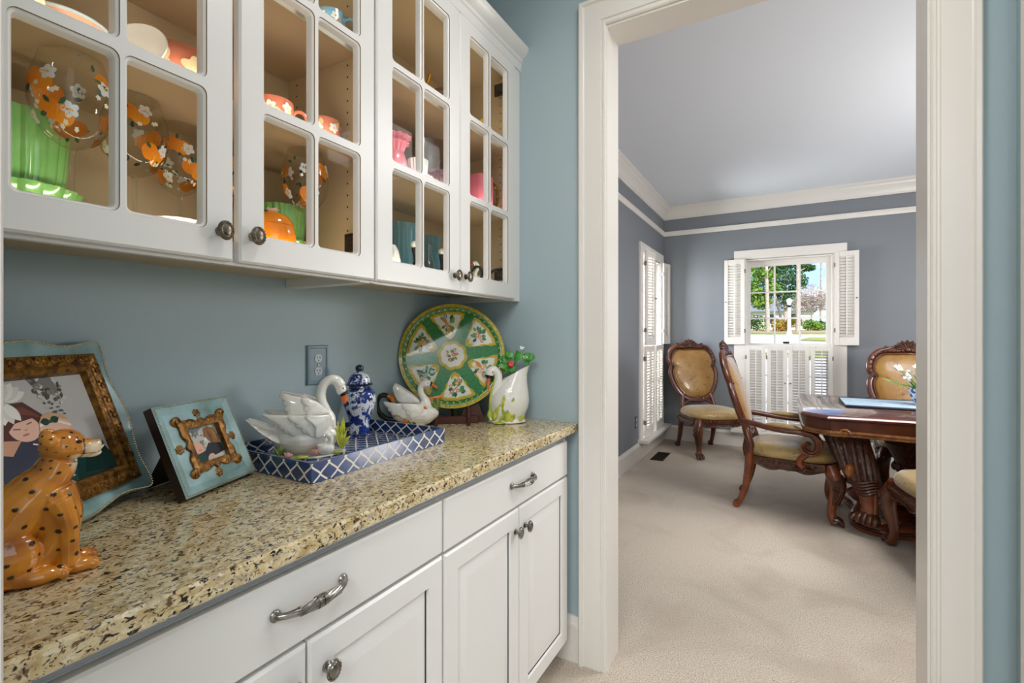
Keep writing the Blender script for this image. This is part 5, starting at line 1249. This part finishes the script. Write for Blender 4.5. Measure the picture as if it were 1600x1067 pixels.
# right cabinet, bottom shelf
GP = 'blue pressed glass in the wall cabinet'
t = lathe_thing('blue_glass_pitcher', 'tall blue pressed glass vase on the bottom shelf, behind the black-necked birds', 'vase', .112, 1.285, S0, [(0, .004), (.045, 0), (.052, .008), (.050, .03), (.054, .12), (.056, .18), (.060, .196), (.066, .205), (.062, .206), (.053, .18), (.048, .03), (0, .012)], M_BLUEGL, group=GP, n=48, mod=(.05, 24, 1))
t = lathe_thing('blue_glass_pitcher', 'second blue pressed glass vase, right of the tall one', 'vase', .10, 1.435, S0, [(0, .004), (.040, 0), (.046, .008), (.047, .10), (.050, .17), (.056, .19), (.052, .19), (.044, .10), (0, .012)], M_BLUEGL, group=GP, n=48, mod=(.05, 24, 1))
t = lathe_thing('blue_glass_mug', 'small blue glass mug beside the blue vases', 'mug', .20, 1.405, S0, [(0, .004), (.032, 0), (.036, .01), (.036, .10), (.038, .115), (.035, .115), (.033, .012), (0, .010)], M_BLUEGL, group=GP)
b = B(); b.tube([(.036, 0, .09), (.062, 0, .088), (.066, 0, .06), (.058, 0, .035), (.036, 0, .03)], .005, 8); b.build('handle', M_BLUEGL, t)
lathe_thing('white_shell_jar', 'white ribbed shell jar at the left of the bottom shelf, right cabinet', 'jar', .235, 1.085, S0, [(0, 0), (.030, 0), (.038, .02), (.040, .045), (.034, .075), (.026, .092), (0, .095)], M_WHITE, n=48, mod=(.07, 18, 1))
t = lathe_thing('glass_cruet', 'clear glass cruet with bright highlights between the two black-necked birds', 'cruet', .252, 1.262, S0, [(0, .003), (.022, 0), (.025, .01), (.024, .05), (.010, .085), (.009, .11), (.012, .118), (.008, .118), (.007, .085), (0, .01)], glass_mat('bright_crystal', '#e6eaec', 2.2, .10, .02))
b = B(); b.ell((0, 0, .126), .012, 12, 8); b.build('stopper', M_CRYSTAL, t)
def bird(label, x, y, rz):
    t = thing('bird_figurine', label, 'figurine', (x, y, S0), rz, 'black-necked bird figurines')
    b = B(); chain(b, [(-.030,0,.030), (-.010,0,.024), (.012,0,.026), (.022,0,.034)], [(.008,.008), (.022,.018), (.024,.022), (.014,.016)], 14); b.ell((0, 0, .006), (.026, .020, .007)); o = b.build('body', M_WHITE, t)
    b = B(); chain(b, [(.016,0,.030), (.024,0,.055), (.018,0,.082), (.014,0,.098)], [.015, .011, .0085, .0085], 12); b.build('neck', M_BLACK, t)
    b = B(); b.ell((.018, 0, .108), (.015, .012, .012), 12, 8); b.build('head', mat('bird_head_white', '#efece2', .12, coat=.6), t)
    b = B(); chain(b, [(.028,0,.108), (.040,0,.103), (.046,0,.101)], [.006, .004, .001], 8); b.build('bill', mat('bill_yellow', '#d9a72a', .2), t)
    b = B(); feather(b, (.020,-.016,.012), (.026,-.022,.042), .009, .003, (1,0,.2)); feather(b, (.004,-.018,.012), (.000,-.024,.036), .008, .003, (1,0,.2)); b.build('leaf', M_BEAK, t)
    return t
bird('black-necked white bird figurine below the tall blue vase', .248, 1.172, R(55)); bird('black-necked white bird figurine right of the glass cruet', .248, 1.316, R(75))
def mini_swan(label, x, y, rz):
    t = thing('swan_creamer', label, 'creamer', (x, y, S0), rz, 'small swan creamers')
    b = B(); chain(b, [(-.032,0,.045), (-.018,0,.034), (.006,0,.030), (.026,0,.034), (.034,0,.042)], [(.010,.008), (.026,.022), (.032,.029), (.022,.022), (.010,.012)], 16); b.ell((0, 0, .006), (.024, .020, .007))
    chain(b, [(.026,0,.044), (.030,0,.062), (.022,0,.082), (.020,0,.096), (.028,0,.106), (.036,0,.102)], [.013, .0095, .008, .008, .009, .0095], 12); b.build('body', M_WHITE, t)
    b = B(); chain(b, [(.040,0,.101), (.054,0,.094)], [.006, .002], 8); b.build('bill', M_BEAK, t)
    b = B(); chain(b, [(-.024,0,.056), (-.044,0,.076), (-.060,0,.068), (-.064,0,.045), (-.052,0,.022), (-.030,0,.014)], [.0055]*6, 10); b.build('handle', M_BLACK, t)
    return t
mini_swan('small white swan creamer with black handle at the left of the last pane', .235, 1.500, R(-160)); mini_swan('small white swan creamer with black handle at the right of the last pane', .240, 1.610, R(-150))
t = lathe_thing('teal_jar', 'teal square-shouldered jar behind the swan creamers', 'jar', .105, 1.560, S0, [(0, 0), (.045, 0), (.048, .01), (.048, .10), (.040, .118), (.030, .12), (0, .12)], mat('teal_glaze', '#3f7f78', .2, coat=.5), n=8)
# right cabinet, top shelf
t = lathe_thing('white_teapot', 'small white teapot with a ring handle on the top shelf', 'teapot', .225, 1.215, S2, [(0, 0), (.030, 0), (.042, .02), (.044, .05), (.034, .075), (.014, .084), (.006, .095), (0, .10)], M_WHITE)
b = B(); ring_handle(b, (-.056, 0, .055), .020, .0045); b.build('handle', M_WHITE, t)
b = B(); chain(b, [(.040, 0, .030), (.060, 0, .050), (.072, 0, .075)], [.010, .007, .005], 10); b.build('spout', M_GOLD, t)
t = thing('brown_box', 'brown lidded box on the top shelf of the right cabinet', 'box', (.20, 1.375, S2), .2)
b = B(); b.box(-.06, .06, -.07, .07, 0, .07, c=.004); b.build('body', mat('walnut', '#5a4334', .4), t, smooth=False); b = B(); b.box(-.064, .064, -.074, .074, .0705, .088, c=.004); b.build('lid', mat('walnut', '#5a4334', .4), t, smooth=False)
t = lathe_thing('yellow_bird_jug', 'yellow-handled jug on the top shelf, left of the last column of panes', 'jug', .225, 1.560, S2, [(0, 0), (.024, 0), (.032, .02), (.030, .05), (.022, .07), (.020, .07), (0, .06)], M_CREAM)
b = B(); chain(b, [(.0, .028, .030), (0, .050, .060), (0, .060, .095), (0, .075, .112)], [.012, .011, .008, .004], 10); b.build('handle', mat('yellow_glaze_bright', '#dcb52c', .2, coat=.5), t)
# ---------------------------------------------------------------- dining chairs
def half(P): return P + [(-x, z) for x, z in reversed(P) if abs(x) > 1e-6]
OUT = [(0, 1.125), (.06, 1.122), (.105, 1.118), (.150, 1.122), (.200, 1.108), (.245, 1.065), (.268, 1.005), (.268, .955), (.252, .925), (.246, .905), (.258, .882), (.272, .845), (.270, .790), (.246, .705), (.206, .635), (.160, .580), (.110, .548), (.058, .534), (0, .530)]
MB = lambda x, z, h: (x, -.225-(z-.45)*.30+h, z)        # leaning back plane; h towards the sitter
def dense(P, k=3): return [(p.x, p.y) for p in smooth_path([(x, z, 0) for x, z in P], k)]
def chair(arms, label, group=None):
    t = thing('dining_armchair' if arms else 'dining_chair', label, 'chair', (0, 0, 0), 0, group)
    loopP = dense(half(OUT)[:-1] + [OUT[0]], 3)[:-1]
    b = B(); b.tube([MB(x, z, 0) for x, z in loopP], (.026, .022) if False else [(.027, .021)]*len(loopP), 10, closed=True, up=(0, 1, .0))
    cx0, cz0 = 0, .83
    inn = lambda k: [(x*k, cz0+(z-cz0)*k) for x, z in loopP]
    b.tube([MB(x, z, .020) for x, z in inn(.905)], .0065, 6, closed=True); b.tube([MB(x, z, .018) for x, z in inn(1.03)], .006, 6, closed=True)
    for s in (-1, 1):   # posts down to the seat
        b.tube(smooth_path([MB(s*.155, .60, 0), MB(s*.178, .53, 0), MB(s*.190, .46, 0), (s*.190, -.230, .40)]), .026, 10)
        b.tube(smooth_path([MB(s*.06, .535, .006), MB(s*.12, .515, .006), MB(s*.17, .49, .006)]), .013, 8)
    b.build('back_frame', M_WOOD, t)
    b = B()             # bead carving along the top, rosettes, lower scrolls
    for i in range(0, len(loopP), 2):
        x, z = loopP[i]
        if z > .92: b.ell(MB(x*.985, z-.004, .020), (.012, .008, .010), 8, 5)
    for s in (-1, 1):
        for k in range(6): a = k*pi/3; b.ell(MB(s*.247+.012*cos(a), .905+.012*sin(a), .020), (.008, .007, .008), 8, 5)
        b.ell(MB(s*.247, .905, .026), .008, 8, 5)
        b.tube([MB(s*(.045+(.026-.0016*i)*cos(i*.55)), .545+(.026-.0016*i)*sin(i*.55), .016) for i in range(15)], .006, 6)
    b.ell(MB(0, .548, .018), (.024, .010, .016), 10, 6); b.build('carving', M_CARVE, t)
    b = B()             # shell crest
    for k in range(9):
        a = pi*(k+.5)/9; ca, sa = cos(a), sin(a); r1 = .090*(1-.10*abs(ca))
        b.tube(smooth_path([MB(.018*ca, 1.128+.010*sa, .010), MB(r1*.6*ca*1.2, 1.128+r1*.55*sa, .020), MB(r1*ca*1.3, 1.126+r1*.92*sa, .002)], 3), [.009]*3+[.012]*3+[.007], 8)
    b.prism([(.105*cos(pi*i/12), 1.120+.080*sin(pi*i/12)) for i in range(13)], -.014, .008, c=.003, f=lambda x, y, z: MB(x, y, z))
    b.ell(MB(0, 1.128, .018), (.030, .016, .022), 12, 8)
    for s in (-1, 1): b.tube([MB(s*(.142+(.026-.0015*i)*cos(i*.5+.8)), 1.133+(.026-.0015*i)*sin(i*.5+.8), .010) for i in range(16)], .009, 7); b.tube(smooth_path([MB(s*.10, 1.150, .010), MB(s*.14, 1.135, .014), MB(s*.19, 1.118, .014), MB(s*.235, 1.075, .012)]), [.012]*13, 8)
    b.build('crest', M_CARVE, t)
    b = B(); K = len(loopP)   # upholstered pad, bulging to the front and flatter behind
    rg = []
    for k, h in ((.90, -.004), (.90, .012), (.84, .026), (.68, .038), (.45, .045), (.2, .048), (.01, .049)): rg.append([MB(x, z, h) for x, z in inn(k)])
    back = [[MB(x, z, h) for x, z in inn(k)] for k, h in ((.90, -.010), (.80, -.020), (.5, -.026), (.01, -.028))]
    b.loft(list(reversed(back))+rg); b.build('backrest_pad', M_FAB, t, angle=60)
    # seat
    def seat(k, z, fr=.02):
        out = []
        for i in range(56):
            a = 2*pi*i/56; c_, s_ = cos(a), sin(a); e = .55
            x = abs(c_)**e*(1 if c_ > 0 else -1); y = abs(s_)**e*(1 if s_ > 0 else -1)
            w = .250+.045*(y+1)/2; yy = .015+y*.265+(.020*(1-x*x) if y > 0 else 0); out.append((x*w*k, .015+(yy-.015)*k, z))
        return out
    b = B(); b.loft([seat(.97, .395), seat(1.0, .405), seat(1.01, .425), seat(.99, .447), seat(.92, .468), seat(.75, .484), seat(.45, .494), seat(.05, .497)]); b.build('seat_cushion', M_FABS, t, angle=60)
    b = B(); b.loft([seat(.90, .345), seat(.965, .350), seat(.975, .385), seat(.985, .398), seat(.90, .400)])
    o = b.build('seat_rail', M_WOOD, t, angle=40)
    b = B()             # carved apron: drop ornament and beads on each side
    pts = seat(.985, .362)
    for (x0, y0, x1, y1) in ((-.25, .275, .25, .275), (-.285, .22, -.25, -.2), (.285, .22, .25, -.2)):
        n = 9
        nx, ny = (y0-y1), (x1-x0); q = math.hypot(nx, ny); nx, ny = nx/q*.010, ny/q*.010
        if nx*x0+ny*y0 < 0: nx, ny = -nx, -ny
        m_ = 24; low = [.350-.030*abs(sin(2*pi*i/m_))**1.5*(1 if i < m_ else 1)-.022*max(0, 1-abs(2*i/m_-1)*4) for i in range(m_+1)]
        P = [(x0+(x1-x0)*i/m_, y0+(y1-y0)*i/m_) for i in range(m_+1)]
        b.loft([[(p[0]-nx, p[1]-ny, z), (p[0]+nx, p[1]+ny, z), (p[0]+nx*1.2, p[1]+ny*1.2, .396), (p[0]-nx, p[1]-ny, .396)] for p, z in zip(P, low)])
        b.tube([(p[0]+nx*1.3, p[1]+ny*1.3, z+.004) for p, z in zip(P, low)], .0065, 6)
        for i in range(3, m_-2, 2): p = P[i]; b.ell((p[0]+nx*1.3, p[1]+ny*1.3, .376), (.0125, .0125, .010), 6, 4)
    o = b.build('apron_carving', M_CARVE, t); o['kind'] = 'stuff'
    for s in (-1, 1):   # cabriole front legs with paws
        b = B(); chain(b, [(s*.245, .245, .385), (s*.262, .268, .330), (s*.272, .285, .275), (s*.266, .280, .205), (s*.256, .262, .140), (s*.252, .255, .085), (s*.258, .266, .045), (s*.262, .280, .022)], [.040, .046, .045, .036, .028, .024, .027, .030], 14); l = b.build('leg', M_WOODR if arms else M_WOOD, t)
        b = B()
        for k in (-1, 0, 1):
            ax = s*.262+k*.022; chain(b, [(ax, .262, .050), (ax+k*.003, .290, .046), (ax+k*.005, .312, .030), (ax+k*.006, .322, .010)], [.014, .0155, .014, .007], 8)
        b.build('paw', M_CARVE, l)
        b = B()
        for q in (-1, 0, 1):
            b.tube(smooth_path([(s*(.262+.024*q), .308-.006*abs(q), .340), (s*(.290+.020*q), .330-.012*abs(q), .280), (s*(.280+.012*q), .318-.006*abs(q), .215), (s*(.266+.004*q), .292, .150)]), .0095, 6)
        for q in (-1, 0, 1): b.tube(smooth_path([(s*(.280), .255+.026*q, .345), (s*(.314-.004*abs(q)), .288+.022*q, .285), (s*(.302-.003*abs(q)), .284+.015*q, .215), (s*.281, .266, .140)]), .0085, 6)
        for z, yy in ((.290, .327), (.250, .320)): b.tube([(s*.318, yy-.042+(.021-.0012*i)*cos(i*.55), z+(.021-.0012*i)*sin(i*.55)) for i in range(15)], .0055, 6)
        b.build('leaf_carving', M_CARVE, l)
        b = B(); chain(b, [(s*.192, -.228, .410), (s*.194, -.236, .340), (s*.196, -.246, .250), (s*.197, -.262, .150), (s*.198, -.290, .070), (s*.198, -.312, .030), (s*.198, -.326, .016)], [.029, .031, .028, .023, .021, .023, .016], 12)
        b.tube([(s*.198-.020, -.318, .026), (s*.198+.020, -.318, .026)], .026, 12); b.build('leg', M_WOODR if arms else M_WOOD, t)
    if arms:
        for s in (-1, 1):
            b = B(); P = [(s*.235, -.285, .640), (s*.262, -.20, .628), (s*.285, -.10, .612), (s*.295, .0, .604), (s*.297, .085, .602), (s*.298, .150, .588), (s*.298, .184, .548), (s*.298, .180, .500), (s*.298, .148, .472), (s*.298, .110, .482), (s*.298, .098, .512), (s*.298, .118, .534), (s*.298, .138, .522)]
            b.tube(smooth_path(P), smooth_rad([(.020,.022), (.022,.020), (.026,.020), (.029,.021), (.030,.023), (.030,.025), (.030,.025), (.029,.023), (.028,.020), (.027,.017), (.026,.014), (.024,.012), (.022,.010)]), 12, up=None)
            a = b.build('armrest', M_WOOD, t)
            b = B(); b.tube(smooth_path([(s*.298+s*.029, .085, .612), (s*.298+s*.030, .158, .596), (s*.298+s*.030, .198, .548), (s*.298+s*.029, .192, .492), (s*.298+s*.028, .148, .458), (s*.298+s*.028, .100, .474), (s*.298+s*.026, .088, .512), (s*.298+s*.026, .116, .540)]), .0065, 6); b.build('scroll_edge', M_WOODR, a)
            b = B(); chain(b, [(s*.283, -.125, .634), (s*.291, -.06, .636), (s*.297, .03, .630), (s*.298, .085, .622)], [(.012,.008), (.026,.017), (.027,.018), (.014,.009)], 14); b.build('arm_pad', M_FABS, a)
            b = B(); chain(b, [(s*.298, .150, .476), (s*.298, .112, .452), (s*.296, .082, .420), (s*.292, .078, .388), (s*.288, .110, .352)], [(.024,.016), (.026,.020), (.027,.022), (.026,.022), (.022,.018)], 12); b.build('arm_support', M_WOODR, t)
            b = B()
            for k in range(7): b.ell((s*.300, .05+.016*k, .362-.004*abs(k-3)), (.016, .011, .018-.002*abs(k-3)), 8, 6)
            b.build('support_carving', M_CARVE, t)
    return t
CG = 'carved dining chairs'
def place(t, x, y, rz): t.location = (x, y, 0); t.rotation_euler = (0, 0, rz)
# side chair in the corner by the windows; front faces +x -y
c1 = chair(False, 'carved dining chair with oval damask back standing in the room corner by the side window', CG)
place(c1, .425+.25*.60, 5.73-.25*.80, math.atan2(-.60, -.80))
c2 = dup(c1); c2['label'] = 'carved dining chair on the far side of the table, facing the doorway'; place(c2, 2.20, 4.83, pi)
c3 = dup(c1); c3['label'] = 'carved dining chair on the near side of the table beside the right door casing'; place(c3, 2.125, 3.36, .10)
ca = chair(True, 'carved dining armchair with scrolled arms at the left end of the table', CG)
place(ca, 1.305, 4.06, -pi/2-.03)

# ---------------------------------------------------------------- dining table
tb = thing('dining_table', 'dark carved cherry dining table with lion paw pedestal', 'table', (2.40, 4.155, 0))
LX, LY = 1.03, .630
def tabletop(k):
    q = [(-LX, 0), (-LX+.003, .25), (-LX+.006, .44), (-LX+.014, .510), (-LX+.050, .548), (-LX+.098, .590), (-LX+.146, .630), (-LX+.30, .612), (-LX+.55, .590), (-LX+.80, .605), (0, .625)]
    top = q + [(-x, y) for x, y in reversed(q[:-1])]; full = top + [(x, -y) for x, y in reversed(top[1:-1])]
    return [(x*(1-k/LX), y*(1-k/LY)) for x, y in full]
ring = lambda k, z: [(x, y, z) for x, y in tabletop(k)]
b = B(); b.loft([ring(.020, .722), ring(.004, .728), ring(-.004, .736), ring(-.004, .744), ring(.004, .752), ring(.010, .757), ring(.016, .760)]); b.build('top', M_WOODTOP, tb, angle=28)
b = B(); b.loft([ring(.130, .760), ring(.130, .7606), ring(.122, .7606), ring(.122, .760)], caps=False); b.build('inlay_line', M_GILTWOOD, tb)
b = B(); b.loft([ring(.024, .655), ring(.024, .722)]); b.build('apron', M_WOOD, tb, angle=40)
b = B(); P = ring(.016, .655); 
for dz, r in ((0, .012), (-.016, .008)): b.tube([(x, y, z+dz-.010*max(0, 1-abs(abs(x)-.35)/.3) if abs(y) > .5 else z+dz) for x, y, z in P], r, 8, closed=True)
b.loft([ring(.04, .632), ring(.02, .640), ring(.02, .655)]); b.build('apron_moulding', M_GILTWOOD, tb, angle=40)
for sy in (-1, 1):
    for x0 in (-.80, .80):
        b = B(); b.tube([(x0+(.030-.0017*i)*cos(i*.5), sy*.612, .652+(.030-.0017*i)*sin(i*.5)) for i in range(17)], .008, 7); b.build('scroll', M_GILTWOOD, tb)
for px in (-.36, .36):
    def plate(k, z): return [(px+(.36+.075*cos(4*a))*k*cos(a)*1.02, (.46+.095*cos(4*a))*k*sin(a)*.98, z) for a in (2*pi*i/72+pi/4*0 for i in range(72))]
    def lob(k, z):
        out = []
        for i in range(96):
            a = 2*pi*i/96; d = 1+.17*cos(4*a+pi); out.append((px+.400*d*k*cos(a), .475*d*k*sin(a), z))
        return out
    b = B(); b.loft([lob(.97, 0), lob(1.0, .004), lob(1.0, .022), lob(.975, .030), lob(.965, .040), lob(.99, .046), lob(.99, .062), lob(.96, .072), lob(.93, .076), lob(.90, .078)]); b.build('base_plinth', M_WOODR, tb, angle=40)
    b = B(); b.tube(lob(1.0, .036), .0075, 6, closed=True); b.tube(lob(.93, .078), .005, 6, closed=True); b.build('plinth_moulding', M_CARVE, tb)
    b = B(); b.lathe([(.10, .076), (.13, .12), (.085, .22), (.07, .30), (.11, .42), (.16, .52), (.13, .58), (.20, .636)], 28, c=(px, 0, 0))
    for k in range(12): a = 2*pi*k/12; b.ell((px+.10*cos(a), .10*sin(a), .36), (.022, .022, .03), 8, 6)
    b.build('centre_column', M_CARVE, tb)
    for sx in (-1, 1):
        for sy in (-1, 1):
            g = lambda dx, dy, z: (px+sx*dx, sy*dy, z)
            secs = [(.425,.290,.655,.125,.085), (.405,.315,.58,.120,.086), (.372,.345,.49,.108,.088), (.342,.372,.40,.098,.088), (.318,.394,.330,.086,.082), (.302,.408,.285,.068,.068), (.294,.418,.235,.052,.054), (.290,.424,.17,.044,.047), (.298,.430,.115,.052,.052)]
            def at_z(z):
                for p, q in zip(secs, secs[1:]):
                    if z >= q[2]: t_ = (p[2]-z)/(p[2]-q[2]); return [p[i]+(q[i]-p[i])*t_ for i in range(5)]
                return list(secs[-1])
            def leg_ring(z, amp, k=16, n=96):
                dx, dy, _, r1, r2 = at_z(z); out = []
                for i in range(n):
                    a = 2*pi*i/n; m_ = 1+amp*(abs(cos(k/2*(a+(.655-z)*2.2)))-.5); out.append(g(dx+r1*m_*cos(a), dy+r2*m_*sin(a), z))
                return out
            b = B(); b.loft([leg_ring(z, 0, n=24) for z in (.32, .29, .26, .235, .20, .17, .14, .10)]); l = b.build('leg', M_WOODR, tb)
            b = B(); fx_, fy_ = .30, .432; dxn, dyn = .45, .89
            for k in range(-2, 3):
                ox, oy = -dyn*k*.028, dxn*k*.028
                chain(b, [g(fx_+ox*.7, fy_+oy*.7, .125), g(fx_+ox+dxn*.035, fy_+oy+dyn*.035, .130-.006*abs(k)), g(fx_+ox*1.1+dxn*.062, fy_+oy*1.1+dyn*.062, .108), g(fx_+ox*1.15+dxn*.072, fy_+oy*1.15+dyn*.072, .084)], [.022, .024, .021, .012], 9)
            b.build('paw', M_CARVE, l)
            b = B()      # acanthus ridges down the leg
            b.loft([leg_ring(.655-.0125*i, .16) for i in range(28)])
            for i in range(5):
                dx, dy, _, r1, r2 = at_z(.335-.017*i); n_ = 36
                b.tube([g(dx+(r1+.003)*cos(2*pi*j/n_), dy+(r2+.003)*sin(2*pi*j/n_), .335-.017*i+.010*cos(6*pi*j/n_)) for j in range(n_)], .0095, 6, closed=True)
            b.build('acanthus_carving', M_CARVE, l)
            b = B(); b.ell(g(.395, .440, .395), (.030, .026, .044), 14, 8, Euler((0, 0, sx*sy*.6))); b.build('cabochon', mat('amber_wood', '#9c5a1c', .2, coat=.5), l)

rn = thing('table_runner', 'pale blue cloth runner with dark edging lying on the dining table', 'runner', (2.45, 4.27, .7608))
b = B(); RW, RL = .245, .80
def run_s(x, y): return .0015+.002*abs(sin(5*x))*abs(cos(3*y))
n = 24; vs = [(-RL+2*RL*i/n, y, run_s(i, y)+.004*(1 if False else 0)) for i in range(n+1) for y in (-RW, -.1, .1, RW)]
b.loft([[(-RL, -RW, 0), (RL, -RW, 0), (RL, RW, 0), (-RL, RW, 0)], [(-RL, -RW, .006), (RL, -RW, .006), (RL, RW, .006), (-RL, RW, .006)], [(-RL+.006, -RW+.006, .009), (RL-.006, -RW+.006, .009), (RL-.006, RW-.006, .009), (-RL+.006, RW-.006, .009)]]); b.build('cloth', M_RUNNER, rn, smooth=False)
b = B(); b.tube([(-RL, -RW, .0075), (RL, -RW, .0075), (RL, RW, .0075), (-RL, RW, .0075)], .007, 8, closed=True); b.build('edging', mat('dark_blue_trim', '#2a3a4c', .4), rn)
vz = .7608+.0095
vs_ = thing('flower_vase', 'blue and white porcelain bowl vase holding white flowers on the table runner', 'vase', (2.105, 4.26, vz))
b = B(); b.lathe([(0, .002), (.035, 0), (.038, .008), (.052, .03), (.068, .07), (.074, .10), (.080, .115), (.076, .115), (.066, .07), (.04, .02), (0, .012)], 32); b.build('bowl', M_VASEBW, vs_)
fl = thing('flower_bunch', 'bunch of white tulips with green leaves standing in the blue and white vase', 'flowers', (2.105, 4.26, vz+.03))
rng = random.Random(4); b = B(); bl = []
for k in range(16):
    a = 2*pi*k/16+rng.random()*.4; rr = .04+.11*rng.random(); z = .12+.10*rng.random(); p = (rr*cos(a), rr*sin(a), z+.0); bl.append((p, a)); chain(b, [(0, 0, .0), (p[0]*.35, p[1]*.35, z*.6), p], [.0025]*3, 5)
b.build('stem', M_PLANT, fl)
for p, a in bl:
    b = B(); d = Vector((cos(a)*.7, sin(a)*.7, .7))
    for k in range(6):
        q = 2*pi*k/6; u = d.cross(Vector((0, 0, 1))).normalized(); w = d.cross(u).normalized(); s_ = u*cos(q)+w*sin(q); feather(b, Vector(p)+s_*.003, Vector(p)+d*.046+s_*.019, .013, .003, d.cross(s_), 6, curl=.006)
    b.build('bloom', M_WHITE, fl)
for k in range(9):
    a = 2*pi*k/9; b = B(); feather(b, (.02*cos(a), .02*sin(a), .05), (.12*cos(a), .12*sin(a), .10+.04*(k % 3)), .012, .0015, (-sin(a), cos(a), .2), 7, curl=.01); b.build('leaf', M_PLANT, fl)
b = B(); feather(b, (-.03, -.01, .09), (-.225, -.03, .155), .006, .0015, (0, .6, 1), 9, curl=.012); b.build('leaf', M_PLANT, fl)
